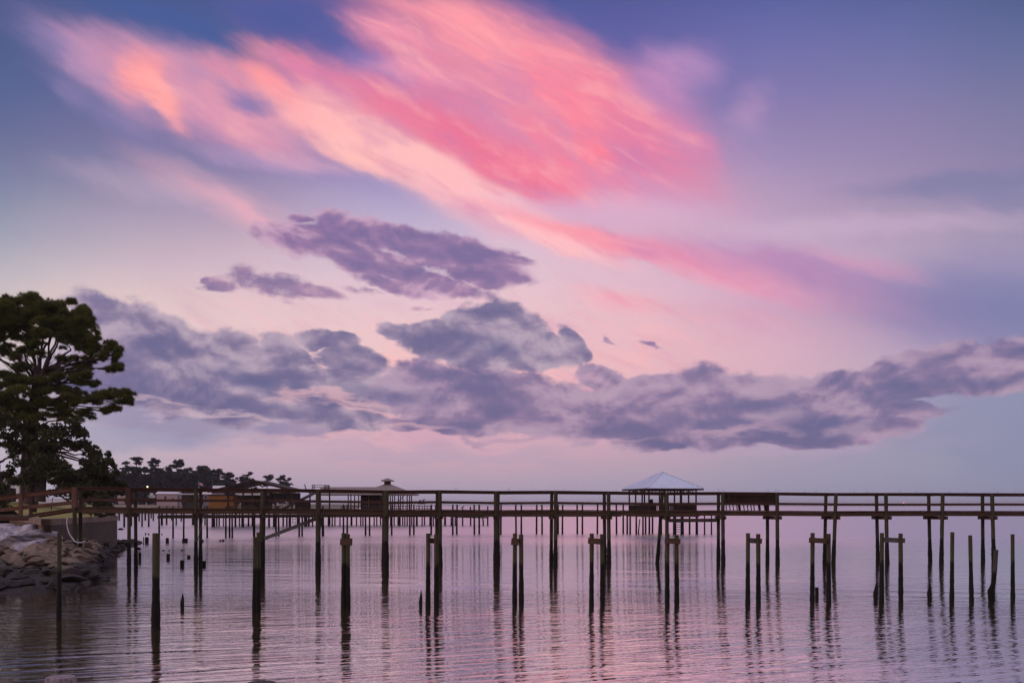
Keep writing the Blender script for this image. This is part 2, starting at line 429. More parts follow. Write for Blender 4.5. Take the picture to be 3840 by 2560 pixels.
# ------------------------------------------------------------------ materials
def nmat(name):
    m = bpy.data.materials.new(name); m.use_nodes = True
    return m, m.node_tree, m.node_tree.nodes['Principled BSDF']
def L(nt, a, b): nt.links.new(a, b)
def noise_n(nt, vec, scale, detail=4, rough=0.55):
    n = nt.nodes.new('ShaderNodeTexNoise'); n.inputs['Scale'].default_value = scale; n.inputs['Detail'].default_value = detail
    n.inputs['Roughness'].default_value = rough
    if vec is not None: L(nt, vec, n.inputs['Vector'])
    return n
def map_n(nt, vec, scale, rot=(0, 0, 0)):
    n = nt.nodes.new('ShaderNodeMapping'); n.inputs['Scale'].default_value = scale; n.inputs['Rotation'].default_value = rot; L(nt, vec, n.inputs[0]); return n.outputs[0]
def mr(nt, x, a, b, lo=0.0, hi=1.0, sm=True):
    n = nt.nodes.new('ShaderNodeMapRange'); n.interpolation_type = 'SMOOTHSTEP' if sm else 'LINEAR'
    L(nt, x, n.inputs[0])
    for i, v in enumerate((a, b, lo, hi)): n.inputs[i+1].default_value = v
    return n.outputs[0]
def mx(nt, f, a, b):
    n = nt.nodes.new('ShaderNodeMix'); n.data_type = 'RGBA'
    for i, v in ((0, f), (6, a), (7, b)):
        if isinstance(v, bpy.types.NodeSocket): L(nt, v, n.inputs[i])
        elif i == 0: n.inputs[0].default_value = v
        else: n.inputs[i].default_value = (*v, 1)
    return n.outputs[2]
def bump(nt, h, dist, strength=1.0):
    b = nt.nodes.new('ShaderNodeBump'); b.inputs['Distance'].default_value = dist; b.inputs['Strength'].default_value = strength
    L(nt, h, b.inputs['Height']); return b.outputs[0]
def wood(name, a, b, grain=(1, 1, 1), sc=3.0, tide=None, wet=(0.012, 0.011, 0.008), rough=0.85, algae=None):
    """weathered timber; tide = height of the wet, weed covered band (world metres)"""
    m, nt, p = nmat(name)
    g = nt.nodes.new('ShaderNodeNewGeometry')
    v = map_n(nt, g.outputs['Position'], grain)
    n1 = noise_n(nt, v, sc, 6, 0.6); n2 = noise_n(nt, g.outputs['Position'], 0.9, 3)
    col = mx(nt, mr(nt, n1.outputs[0], 0.3, 0.7), a, b)
    col = mx(nt, mr(nt, n2.outputs[0], 0.35, 0.7, 0, 0.55), col, tuple(0.55 * q for q in a))
    rg = None
    if tide is not None:
        s = nt.nodes.new('ShaderNodeSeparateXYZ'); L(nt, g.outputs['Position'], s.inputs[0])
        n3 = noise_n(nt, map_n(nt, g.outputs['Position'], (1, 1, .35)), 5.0, 5)
        add = nt.nodes.new('ShaderNodeMath'); add.operation = 'MULTIPLY_ADD'; L(nt, n3.outputs[0], add.inputs[0]); add.inputs[1].default_value = 0.35; L(nt, s.outputs[2], add.inputs[2])
        if algae:
            col = mx(nt, mr(nt, add.outputs[0], tide + 1.2, tide + 0.35), col, algae)
        f = mr(nt, add.outputs[0], tide + 0.30, tide + 0.12)
        col = mx(nt, f, col, wet)
    L(nt, col, p.inputs['Base Color']); p.inputs['Roughness'].default_value = rough
    p.inputs['Specular IOR Level'].default_value = 0.25
    L(nt, bump(nt, n1.outputs[0], 0.02), p.inputs['Normal'])
    return m
def flat(name, a, b=None, sc=4.0, rough=0.8, bd=0.0, detail=4, metal=0.0):
    m, nt, p = nmat(name)
    g = nt.nodes.new('ShaderNodeNewGeometry'); n1 = noise_n(nt, g.outputs['Position'], sc, detail)
    L(nt, mx(nt, mr(nt, n1.outputs[0], 0.3, 0.7), a, b or tuple(0.7 * q for q in a)), p.inputs['Base Color'])
    p.inputs['Roughness'].default_value = rough; p.inputs['Metallic'].default_value = metal
    if bd: L(nt, bump(nt, n1.outputs[0], bd), p.inputs['Normal'])
    return m
def emis(name, c, s):
    m, nt, p = nmat(name); p.inputs['Base Color'].default_value = (*c, 1); p.inputs['Emission Color'].default_value = (*c, 1); p.inputs['Emission Strength'].default_value = s; return m

M_rail = wood('rail_timber', (0.110, 0.054, 0.041), (0.068, 0.036, 0.028), (0.6, 4, 6), 2.5)
M_deck = wood('deck_timber', (0.135, 0.084, 0.055), (0.08, 0.052, 0.036), (0.6, 4, 6), 2.0)
M_pile = wood('piling_timber', (0.082, 0.072, 0.042), (0.050, 0.045, 0.028), (6, 6, 0.6), 1.6, tide=1.40, algae=(0.060, 0.064, 0.035))
M_pole = wood('pole_timber', (0.095, 0.085, 0.045), (0.058, 0.052, 0.030), (7, 7, 0.6), 1.6, tide=1.42, algae=(0.070, 0.072, 0.036))
M_farpile = wood('far_piling_timber', (0.055, 0.050, 0.038), (0.035, 0.032, 0.026), (6, 6, 0.6), 1.0, tide=1.30)
M_fardeck = wood('far_deck_timber', (0.115, 0.090, 0.066), (0.07, 0.056, 0.042), (0.6, 4, 6), 1.0)
M_stump = wood('stump_timber', (0.022, 0.020, 0.016), (0.012, 0.011, 0.009), (5, 5, 1), 3.0)
M_lit_timber = wood('warm_lit_timber', (0.20, 0.10, 0.065), (0.13, 0.068, 0.048), (6, 6, 0.6), 2.0)  # rail timber with the warm light on the ramp put into its colour
M_bench = wood('bench_timber', (0.060, 0.032, 0.026), (0.038, 0.022, 0.018), (6, 6, 0.7), 2.0)
M_greyboard = wood('grey_board', (0.20, 0.18, 0.17), (0.13, 0.12, 0.115), (0.6, 4, 4), 2.0)
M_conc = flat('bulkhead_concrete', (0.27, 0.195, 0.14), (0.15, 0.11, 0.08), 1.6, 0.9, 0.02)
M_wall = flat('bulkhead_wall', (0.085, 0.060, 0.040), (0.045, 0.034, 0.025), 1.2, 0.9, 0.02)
M_white = flat('white_paint', (0.72, 0.72, 0.74), (0.6, 0.6, 0.64), 2.0, 0.6)

# ------------------------------------------------------------------ water: one sheet to the horizon
m, nt, p = nmat('bay_water')
g = nt.nodes.new('ShaderNodeNewGeometry'); pos = g.outputs['Position']
p.inputs['Base Color'].default_value = (0.055, 0.038, 0.018, 1)
p.inputs['Roughness'].default_value = 0.045; p.inputs['IOR'].default_value = 4.2
p.inputs['Specular IOR Level'].default_value = 0.5; p.inputs['Specular Tint'].default_value = (1.0, 0.95, 0.92, 1)
def wave(ang, lx, ly, det, rough, dist=0.0):                   # crests lx long, ly apart, metres
    v = nt.nodes.new('ShaderNodeMapping'); v.vector_type = 'TEXTURE'
    v.inputs['Rotation'].default_value = (0, 0, math.radians(ang)); v.inputs['Scale'].default_value = (lx, ly, 5.0)
    L(nt, pos, v.inputs[0])
    n = noise_n(nt, v.outputs[0], 1.0, det, rough); n.inputs['Distortion'].default_value = dist
    return n.outputs[0]
def mth(op, a, b):
    n = nt.nodes.new('ShaderNodeMath'); n.operation = op
    for i, v in ((0, a), (1, b)):
        if isinstance(v, bpy.types.NodeSocket): L(nt, v, n.inputs[i])
        else: n.inputs[i].default_value = v
    return n.outputs[0]
patch = mr(nt, noise_n(nt, map_n(nt, pos, (0.012, 0.05, 1)), 1.0, 4, 0.6).outputs[0], 0.38, 0.62, 0.35, 1.25)
w1 = mth('MULTIPLY', mth('MULTIPLY', wave(21, 3.4, 0.50, 3.5, 0.55, 0.6), 0.068), mr(nt, noise_n(nt, map_n(nt, pos, (0.05, 0.12, 1)), 1.0, 2).outputs[0], .3, .7, .45, 1.2))
w2 = mth('MULTIPLY', mth('MULTIPLY', wave(12, 0.60, 0.17, 3.0, 0.55), 0.0095), patch)
w3 = mth('MULTIPLY', wave(-12, 7.0, 1.7, 1.0, 0.4), 0.035)
sy = nt.nodes.new('ShaderNodeSeparateXYZ'); L(nt, pos, sy.inputs[0])
w1 = mth('MULTIPLY', w1, mr(nt, sy.outputs[1], 29, 42, 1.0, 0.34))
# farther from the lee of the shore the surface carries more and more fine wind ripple
sy = nt.nodes.new('ShaderNodeSeparateXYZ'); L(nt, pos, sy.inputs[0])
rg = mth('ADD', mr(nt, sy.outputs[1], 24, 60, 0.012, 0.05), mr(nt, sy.outputs[1], 62, 115, 0.0, 0.25))
rg = mth('ADD', rg, mth('MULTIPLY', patch, 0.012))
hh = mth('ADD', mth('ADD', w1, w2), w3)
bn = bump(nt, hh, 1.0, 1.0)
gl = nt.nodes.new('ShaderNodeBsdfGlossy'); gl.distribution = 'MULTI_GGX'; gl.inputs['Color'].default_value = (1.0, 0.96, 0.93, 1); L(nt, rg, gl.inputs['Roughness']); L(nt, bn, gl.inputs['Normal'])
df = nt.nodes.new('ShaderNodeBsdfDiffuse'); df.inputs['Color'].default_value = (0.115, 0.092, 0.034, 1)
lw_ = nt.nodes.new('ShaderNodeLayerWeight'); lw_.inputs['Blend'].default_value = 0.5; L(nt, bn, lw_.inputs['Normal'])
ms = nt.nodes.new('ShaderNodeMixShader'); L(nt, mr(nt, lw_.outputs['Facing'], .42, .90, .24, .95, False), ms.inputs[0]); L(nt, df.outputs[0], ms.inputs[1]); L(nt, gl.outputs[0], ms.inputs[2])
L(nt, ms.outputs[0], nt.nodes['Material Output'].inputs['Surface']); nt.nodes.remove(p)
M_water = m
w = MB()
xs = [-9000, -2500, -700, -200, -60, 0, 60, 200, 700, 2500, 9000]; ys = [-60, 0, 30, 60, 120, 300, 900, 3000, 14000]
vs = [(x, y, 0) for y in ys for x in xs]
w.add(vs, [(j*11+i, j*11+i+1, (j+1)*11+i+1, (j+1)*11+i) for j in range(len(ys)-1) for i in range(10)])
struct(w.build('water', M_water))
bed = MB().add([(-9000, -60, -3), (9000, -60, -3), (9000, 14000, -3), (-9000, 14000, -3)], [(0, 1, 2, 3)])
struct(bed.build('seabed', flat('bay_mud', (0.10, 0.08, 0.06))))

# ------------------------------------------------------------------ the long pier
YT = [(286, 54.6), (484, 54.6), (980, 55.5), (1500, 56.3), (2070, 58.0), (2640, 58.8), (3840, 60.3)]      # near side depth
def PY(x): return lerp_tab(YT, x)
R_top = [(286, 1826.5), (484, 1828), (980, 1833.5), (1500, 1838), (2070, 1841), (2640, 1845), (3840, 1849)]
R_mid = [(286, 1868), (484, 1869), (980, 1872.5), (1500, 1878), (2070, 1881), (2640, 1884), (3840, 1886.5)]
R_dk = [(286, 1900), (484, 1901.5), (980, 1906), (1500, 1909), (2070, 1911.5), (2640, 1913), (3840, 1914.5)]
WIDE = 1.32
def NP(x, tab, dy=0.0, off=0.0):
    Y = PY(x); return Vector((px(x, Y), Y + dy, pz(lerp_tab(tab, x), Y) + off + 0.022 * math.sin(x * 1.7) + 0.012 * math.sin(x * .31)))
def farp(x, tab, off=0.0): return NP(x, tab, WIDE, off)
pier = thing('wooden_pier', 'long weathered wooden pier with two rails on round pilings crossing the whole picture', 'pier', (px(2000, 58), 58, 0))
knots = [286, 484, 735, 980, 1195, 1448, 1650, 1861, 2078, 2282, 2501, 2710, 2914, 3133, 3325, 3533, 3722, 3935, 4150]
def run(tab, w_, h_, dy, off, name, mat_, x0=0, x1=None, jit=0.0):
    ks = knots[x0:x1]
    b = MB(); rnd = random.Random(hash(name) % 97 if False else len(name))
    for i in range(len(ks) - 1):
        a = NP(ks[i], tab, dy, off); c = NP(ks[i+1], tab, dy, off)
        if jit:
            a.z += rnd.uniform(-jit, jit); c.z += rnd.uniform(-jit, jit); a.y += rnd.uniform(-.004, .004)
        e = (c - a).normalized() * 0.004
        b.beam(a + e, c - e, w_, h_)
    return b.build(name, mat_, pier)
run(R_top, 0.045, 0.145, 0.13, -0.095, 'top_rail', M_rail, jit=.014)
run(R_top, 0.19, 0.038, 0.09, -0.002, 'rail_cap', M_rail)
run(R_top, 0.045, 0.145, WIDE - 0.13, -0.095, 'top_rail', M_rail, jit=.014)
run(R_top, 0.19, 0.038, WIDE - 0.09, -0.002, 'rail_cap', M_rail)
run(R_mid, 0.045, 0.14, 0.13, -0.07, 'middle_rail', M_rail, jit=.014)
run(R_mid, 0.045, 0.14, WIDE - 0.13, -0.07, 'middle_rail', M_rail, jit=.014)
run(R_dk, 0.05, 0.26, 0.02, -0.185, 'stringer', M_deck)
run(R_dk, 0.05, 0.26, WIDE - 0.02, -0.185, 'stringer', M_deck)
run(R_dk, 0.05, 0.24, WIDE / 2, -0.185, 'stringer', M_deck)
# planks across the pier
b = MB(); rnd = random.Random(3)
for i in range(len(knots) - 1):
    a = NP(knots[i], R_dk); c = NP(knots[i+1], R_dk); n = max(2, int((c - a).length / 0.145))
    for k in range(n):
        q = a.lerp(c, (k + .5) / n)
        b.box((q.x, q.y + WIDE / 2 + rnd.uniform(-.015, .015), q.z - 0.0225 + rnd.uniform(-.003, .003)), (0.135, WIDE + 0.24, 0.042), math.atan2((c-a).y, (c-a).x))
b.build('deck', M_deck, pier)
def pile(name, x_top, x_bot, y, z_top, d, m, parent, z_bot=-0.9, Yb=None, seed=0, swell=1.22, square_above=None):
    """a driven pile leaning from x_bot (at the water) to x_top, swollen by barnacles under the tide line"""
    t = Vector((px(x_top, y), y, z_top)); bt = Vector((px(x_bot, y), y if Yb is None else Yb, 0.0))
    rnd = random.Random(seed); P = []; R = []
    zs = [z_bot, -.3, 0, .13, .25, .38, .5, .62, .75, .88, 1.0, 1.2, 1.4, 1.6, 2.0, 2.5, 3.0, 3.6, z_top]
    zs = sorted(set(z for z in zs if z <= z_top - 0.12 or z == z_top))
    for z in zs:
        f = z / z_top; q = bt.lerp(t, f); P.append(q)
        sw = 1.0
        if z < 1.25: sw = 1.0 + (swell - 1.0) * min(1, (1.25 - z) / .8)
        R.append(d / 2 * sw * (1 + rnd.uniform(-.03, .03) * (2.6 if z < 1.25 else 1)))
    return MB().tube(P, R, 12, wob=0.04, seed=seed).build(name, m, parent)
near = [(484, 484), (735, 735), (986, 974), (1195, 1193), (1448, 1447), (1650, 1651), (1861, 1860), (2084, 2083), (2282, 2284), (2501, 2501), (2710, 2712), (2914, 2916), (3135, 3125), (3322, 3327), (3535, 3530), (3720, 3727), (3935, 3932), (4150, 4150)]
fars = [(508, 510), (752, 752), (992, 986), (1190, 1190), (1440, 1438), (1640, 1640), (1868, 1868), (2069, 2067), (2266, 2268), (2484, 2465), (2694, 2694), (2878, 2878), (3097, 3092), (3286, 3292), (3482, 3488), (3684, 3686), (3895, 3890), (4100, 4100)]
for i, (t, bb) in enumerate(near):
    Y = PY(t); pile('piling', t, bb, Y, pz(lerp_tab(R_top, t), Y) - 0.03 + .03 * math.sin(i * 2.3), {0:14,1:14,2:15,3:19,4:21,5:15,6:19,7:15,8:15}.get(i, 14.5) * Y / F * .96, M_pile, pier, seed=i)
for i, (t, bb) in enumerate(fars):
    Y = PY(t) + WIDE
    hi = i not in (2,)
    pile('piling', t, bb, Y, pz(lerp_tab(R_top, t), PY(t)) - 0.03, 13 * Y / F * .97, M_pile, pier, seed=50 + i)
for i in range(1, len(knots) - 1):
    x = knots[i]; Y = PY(x); z = pz(lerp_tab(R_dk, x), Y) - 0.43
    xf = fars[i-1][0]
    a = Vector((px(x, Y), Y, z)); c = Vector((px(xf, Y + WIDE), Y + WIDE, z)); d = (c - a).normalized()
    for s_ in (-.13, .13):
        MB().beam(a - d * .32 + Vector((s_, 0, 0)), c + d * .32 + Vector((s_, 0, 0)), 0.05, 0.20).build('cap_beam', M_deck, pier)
# loose brace board hanging between two bays, and a dangling strip of hose
MB().beam((px(992, 55.3), 55.3, pz(2018, 55.3)), (px(1200, 56.6), 56.6, pz(1938, 56.6)), 0.04, 0.20).build('brace', M_greyboard, pier)
# thin metal spikes on the far rail
for xx in (1706, 1713, 1906, 1910, 2111, 2310, 2692, 2697, 2707, 2717, 2873, 2881, 2908, 2917, 3017, 3060, 3202, 3250, 3375, 3437, 3560, 3622, 3740, 3805):
    Y = PY(xx) + WIDE - .1; zt = pz(lerp_tab(R_top, xx), PY(xx))
    MB().tube([(px(xx, Y), Y, zt), (px(xx, Y) + .01, Y, zt + 0.20)], 0.006, 5).build('rail_spike', M_stump, pier)

# ramp down to the lawn
Y0 = 54.6
for (dy, nm) in ((0.0, 'near'), (1.25, 'far')):
    Ya = Y0 + dy
    MB().beam((px(284, Y0), Ya + .06, pz(1827, Y0) - .085), (px(-60, Y0), Ya + .06, pz(1868, Y0) - .085), .045, .16).build('top_rail', M_lit_timber if dy == 0 else M_rail, pier)
    MB().beam((px(284, Y0), Ya + .06, pz(1825, Y0)), (px(-60, Y0), Ya + .06, pz(1866, Y0)), .17, .04).build('rail_cap', M_rail, pier)
    MB().beam((px(284, Y0), Ya + .06, pz(1880, Y0)), (px(-60, Y0), Ya + .06, pz(1916, Y0)), .045, .15).build('middle_rail', M_lit_timber, pier)
    MB().beam((px(280, Y0), Ya, pz(1908, Y0)), (px(106, Y0), Ya, pz(1936, Y0)), .05, .14).build('stringer', M_lit_timber, pier)
rb = MB()
for k in range(18):
    f = (k + .5) / 18; xx = 284 + (106 - 284) * f
    rb.box((px(xx, Y0), Y0 + .63, pz(1903 + (1929 - 1903) * f, Y0)), (.13, 1.45, .04))
rb.build('ramp_deck', M_deck, pier)
for (t, z0, z1, Ya, d, mm) in ((280, 1826, 2046, Y0, .21, M_pile), (302, 1828, 2030, Y0 + WIDE, .19, M_pile)):
    MB().tube([(px(t, Ya), Ya, pz(z1, Ya) - .3), (px(t, Ya), Ya, pz(z0, Ya) + .02)], [d / 2 * 1.05, d / 2], 12, wob=.03, seed=t).build('piling', mm, pier)
MB().box((px(281, Y0), Y0 - .02, pz(1864, Y0)), (.26, .22, 1.12)).build('rail_post', M_lit_timber, pier)
MB().box((px(484, Y0), Y0 - .02, pz(1866, Y0)), (.225, .22, 1.02)).build('rail_post', M_rail, pier)
MB().box((px(80, Y0), Y0 - .06, pz(1894, Y0)), (.17, .15, 1.25)).build('rail_post', M_lit_timber, pier)
MB().box((px(116, Y0 + 1.3), Y0 + 1.3, pz(1898, Y0 + 1.3)), (.15, .15, 1.1)).build('rail_post', M_rail, pier)
# landing at the foot of the ramp
lb = MB()
for k in range(40):
    lb.box((px(100, 53) - k * .15, 53.6, pz(1934, 53)), (.138, 3.6, .045))
lb.build('landing_deck', M_deck, pier)
MB().beam((px(108, 51.8), 51.78, pz(1944, 51.8)), (px(-180, 51.8), 51.78, pz(1944, 51.8)), .05, .2).build('stringer', M_rail, pier)

# ------------------------------------------------------------------ bench on the pier
Yb = PY(2810) + .28
bench = thing('pier_bench', 'dark brown timber bench with tall vertical plank back built along the pier rail', 'bench', (px(2811, Yb), Yb, pz(1913, Yb)))
x0, x1 = px(2712, Yb), px(2912, Yb); n = 9
bb = MB()
for k in range(n):
    wd = (x1 - x0) / n
    bb.box((x0 + wd * (k + .5), Yb, (pz(1846, Yb) + pz(1887, Yb)) / 2 + random.uniform(-.01, .01)), (wd - .008, .035, abs(pz(1846, Yb) - pz(1887, Yb))))
bb.build('backrest', M_bench, bench)
MB().box(((x0 + x1) / 2, Yb + .22, pz(1889, Yb)), (x1 - x0, .44, .05)).build('seat', M_rail, bench)
MB().box(((x0 + x1) / 2, Yb - .04, pz(1888, Yb)), (x1 - x0, .04, .10)).build('seat_frame', M_rail, bench)
for k, xx in enumerate((2722, 2735, 2748, 2762, 2771, 2788, 2802, 2815, 2826, 2846, 2868)):
    ya = Yb + (.05 if k % 2 else .38); wd = .05 if xx not in (2771, 2846, 2868) else .14
    MB().beam((px(xx + 3, ya), ya, pz(1913, ya)), (px(xx, ya), ya, pz(1890, ya)), wd, .06, (0, 1, 0)).build('leg', M_bench, bench)

# ------------------------------------------------------------------ mooring poles in front of the pier
def tall_pole(parent, name, xt, xb, ytop, ywat, d, seed, m=None):
    Y = wy(ywat); return pile(name, xt, xb, Y, pz(ytop, Y), d, m or M_pole, parent, seed=seed, swell=1.16), Y
PAIRS = [  # x1, top1, x2, top2, water row, beam x0, x1, beam rows, in front
 (1289, 1998, 1304, 2001, 2278, 1276, 1319, 2018, 2043, True),
 (1606, 1999, 1636, 2002, 2276, 1612, 1655, 2018, 2037, False),
 (1931, 1999, 1954, 2003, 2272, 1917, 1946, 2016, 2042, True),
 (2219, 1999, 2258, 2002, 2270, 2205, 2254, 2016, 2038, True),
 (2503, 1999, 2537, 2005, 2266, 2493, 2551, 2017, 2037, True),
 (2805, 1998, 2843, 2001, 2264, 2809, 2857, 2017, 2036, False),
 (3047, 1997, 3107, 2000, 2262, 3034, 3099, 2015, 2034, True),
 (3307, 1997, 3377, 1999, 2260, 3312, 3393, 2015, 2033, False)]
pl = ['mooring pole pair left of the pier middle, crossbeam wrapping both tops', 'mooring pole pair just right of a pointed stump, short dark crossbeam between',
      'close pair of mooring poles with crossbeam stub projecting left', 'mooring pole pair whose crossbeam juts left, left of the white roofed pavilion',
      'mooring pole pair standing directly below the white roofed pavilion', 'mooring pole pair below the pier bench with pale crossbeam end projecting right',
      'mooring pole pair with a flat topped stump at its left foot', 'widest mooring pole pair, far right, with long pale crossbeam']
for k, (xa, ta, xb_, tb, wr, b0, b1, r0, r1, front) in enumerate(PAIRS):
    Y = wy(wr)
    t = thing('mooring_poles', pl[k], 'mooring poles', (px((xa + xb_) / 2, Y), Y, 0), 'paired mooring poles in front of the pier')
    tall_pole(t, 'post', xa, xa - 1, ta, wr, .148, 100 + k); tall_pole(t, 'post', xb_, xb_ + 1, tb, wr, .152, 120 + k)
    yy = Y - .11 if front else Y + .11; zc = (pz(r0, Y) + pz(r1, Y)) / 2; hh_ = abs(pz(r0, Y) - pz(r1, Y))
    MB().beam((px(b0, yy), yy, zc + .01), (px(b1, yy), yy, zc - .02), .06, hh_).build('crossbeam', M_greyboard if k in (5, 7) else M_deck, t)
    if k == 0:
        MB().beam((px(b0 + 4, Y), Y + .12, zc), (px(b1, Y), Y + .12, zc), .06, hh_).build('crossbeam', M_deck, t)
for (xx, xb_, top, wr, d, lab) in (
   (223, 221, 1995, 2324, .13, 'slim pale green pole in front of the rocky bank, leftmost pole'),
   (586, 584, 1998, 2355, .205, 'thick olive pole standing alone between the bank and the pier'),
   (3571, 3569, 1994, 2257, .135, 'single mooring pole, tallest of the three lone poles at right'),
   (3638, 3643, 2006, 2257, .135, 'single mooring pole leaning slightly left, shortest of the lone poles at right'),
   (3797, 3798, 2002, 2256, .130, 'single mooring pole at the right edge of the picture')):
    Y = wy(wr)
    o = MB(); o = pile('mooring_pole', xx, xb_, Y, pz(top, Y), d, M_pole, None, seed=xx)
    tag(o, lab, 'pole', 'lone mooring poles')
tw = thing('mooring_poles', 'two mooring poles touching side by side in front of the pier brace board', 'mooring poles', (px(962, 32), 32, 0), 'paired mooring poles in front of the pier')
tall_pole(tw, 'post', 957, 954, 2013, 2300, .135, 7); tall_pole(tw, 'post', 970, 969, 1995, 2296, .14, 8)
# broken leaning pile at right
Y = wy(2252)
o = MB().tube([(px(3716, Y), Y, -.6), (px(3719, Y), Y, 0), (px(3716, Y), Y, .35), (px(3724, Y), Y, .6), (px(3730, Y), Y, 1.1), (px(3735, Y), Y, pz(2060, Y))], [.12, .12, .125, .085, .082, .078], 9, wob=.08, seed=4)
o = o.build('broken_pile', wood('weathered_pile', (0.16, 0.13, 0.125), (0.09, 0.075, 0.07), (6, 6, .7), 2.0, tide=1.05)); tag(o, 'broken grey pile leaning right beside a pier post near the right edge', 'pile')

# ------------------------------------------------------------------ stumps of an older pier
def stump(x, yt, yb, w_, lab, pointed=False, grp='square cut stumps in the shallows', lean=0):
    Y = wy(yb); zt = pz(yt, Y); r = w_ / F * Y / 2
    b = MB()
    if pointed:
        P = [(px(x, Y), Y, -.5), (px(x, Y), Y, 0), (px(x - 1, Y), Y, zt * .35), (px(x + 1 + lean, Y), Y, zt * .7), (px(x + 1 + lean, Y), Y, zt)]
        b.tube(P, [r * .8, r * .85, r, r * .62, r * .12], 8, wob=.14, seed=int(x))
    else:
        P = [(px(x, Y), Y, -.5), (px(x, Y), Y, zt * .5), (px(x + lean, Y), Y, zt)]
        b.tube(P, [r, r * 1.05, r], 9, wob=.07, seed=int(x))
    o = b.build('pile_stump', M_stump); tag(o, lab, 'stump', grp); return o
g1 = 'pointed rotten stumps in the water'
stump(684, 2223, 2284, 17, 'pointed black stump in front of the second pier post at left', True, g1)
stump(1578, 2210, 2280, 14, 'narrow pointed stump just left of a mooring pole pair', True, g1)
stump(3284, 2179, 2247, 20, 'bulging pointed stump left of the widest mooring pole pair', True, g1, 2)
stump(3486, 2183, 2247, 19, 'pointed stump below the right part of the pier, in line with a pier post', True, g1)
stump(3063, 2201, 2246, 13, 'flat topped stump touching the foot of a mooring pole at right', False, g1)
ST = [(428, 2050.6, 2071, 9, 'small black stump off the tip of the rocky bank'),
 (538.4, 2012, 2039, 3.4, 'thin stump rod left of the broad square stump'),
 (550.6, 2013, 2038, 13.5, 'broad square black stump, largest of the group behind the thick olive pole'),
 (546, 1997.5, 2005, 5, 'tiny stump top, left of two behind the broad square stump'),
 (557.6, 1998.5, 2005, 5, 'tiny stump top, right of two behind the broad square stump'),
 (607, 1999.5, 2005, 4.5, 'tiny stump right of the thick olive pole'),
 (627.5, 2016, 2036, 11.5, 'square black stump midway between the thick olive pole and a pier post'),
 (694, 2018, 2034, 20, 'wide low stump beside a slim piling of the second pier'),
 (613, 2060.5, 2064, 8, 'low stump barely above the water right of the olive pole'),
 (635, 2060.5, 2064, 5, 'very small low stump right of the olive pole'),
 (683, 2060, 2064, 9, 'low flat stump left of the second pair of pier pilings'),
 (524.5, 2072, 2100, 10.5, 'tall narrow black stump right of the first pair of pier pilings'),
 (630.6, 2075, 2095, 12, 'square stump in the middle of the shallows'),
 (708, 2080.5, 2091, 12.5, 'low wide stump left of the second pair of pier pilings'),
 (683, 2099, 2124, 14.5, 'square stump nearest the viewer in the shallows'),
 (766, 2102, 2122, 12.5, 'square stump right of the second pair of pier pilings'),
 (826.5, 2022, 2030, 6.5, 'small stump, left of a touching pair under the boathouse reflection'),
 (836.5, 2021, 2030, 8, 'small stump, right of a touching pair under the boathouse reflection'),
 (760, 2022, 2032, 7, 'small stump half hidden behind a pier piling')]
for (x, yt, yb, w_, lab) in ST: stump(x, yt, yb, w_, lab)
Y = wy(2064); o = MB().tube([(px(510, Y), Y, .12), (px(519, Y), Y - .1, .17), (px(528, Y), Y, .14)], [.09, .12, .1], 8, wob=.1).build('driftwood_log', M_stump); tag(o, 'short dark log lying against the first pair of pier pilings', 'driftwood')
Y = wy(1986); o = MB().tube([(px(444, Y), Y, .05), (px(452, Y), Y - .1, .16), (px(462, Y), Y, .05)], [.1, .16, .1], 8, wob=.2).build('driftwood_log', M_stump); tag(o, 'dark driftwood floating beyond the end of the bulkhead', 'driftwood')

# two big pilings right under the camera
for (xx, top, Y, d, lab) in ((227, 2536, 10.0, .29, 'weathered grey piling top in the bottom left corner'), (980, 2558, 10.0, .30, 'dark piling top just showing at the bottom edge')):
    z = pz(top, Y)
    o = MB().tube([(px(xx, Y), Y, -1), (px(xx, Y), Y, z * .5), (px(xx, Y), Y, z - .03), (px(xx, Y), Y, z)], [d/2*1.08, d/2*1.03, d/2, d/2*.93], 28, wob=.025, seed=int(top))
    o = o.build('foreground_piling', wood('weathered_grey_piling' if xx < 500 else 'dark_piling', (0.46, 0.39, 0.41) if xx < 500 else (.1, .08, .08), (0.10, 0.075, 0.085) if xx < 500 else (.05, .04, .04), (12, 12, .6), 2.0)); tag(o, lab, 'piling')

# ------------------------------------------------------------------ land
def sst(x): x = max(0.0, min(1.0, x)); return x * x * (3 - 2 * x)
CN = (px(159, 56), 56.0); EN = (px(416, 75), 75.0); LN = (px(30, 80), 80.0)
def lawn_z(X, Y, xr):
    return 2.62 + 1.35 * sst((Y - 60) / 30) * sst((xr - X) / 14 + .15) + 0.12 * noise.noise(Vector((X * .15, Y * .15, 0)))
lw = MB(); rowsY = [56, 58, 61, 64, 67, 70, 73, 76, 80, 80.02, 84, 88, 94, 100, 110, 125, 145, 180, 240, 330, 430]
NX = 34; vs = []
for Y in rowsY:
    if Y <= 75: xr = CN[0] + (EN[0] - CN[0]) * (Y - 56) / 19
    else: xr = px(414, Y)
    xl = CN[0] + (LN[0] - CN[0]) * (Y - 56) / 24 if Y <= 80 else -420
    for i in range(NX):
        f = (i / (NX - 1)); X = xr + (xl - xr) * f ** 1.6; vs.append((X, Y, lawn_z(X, Y, xr)))
lw.add(vs, [(j*NX+i, j*NX+i+1, (j+1)*NX+i+1, (j+1)*NX+i) for j in range(len(rowsY)-1) for i in range(NX-1)], True)
struct(lw.build('lawn', flat('dry_lawn', (0.33, 0.27, 0.075), (0.17, 0.19, 0.05), 0.8, 0.95, 0.05, 6)))
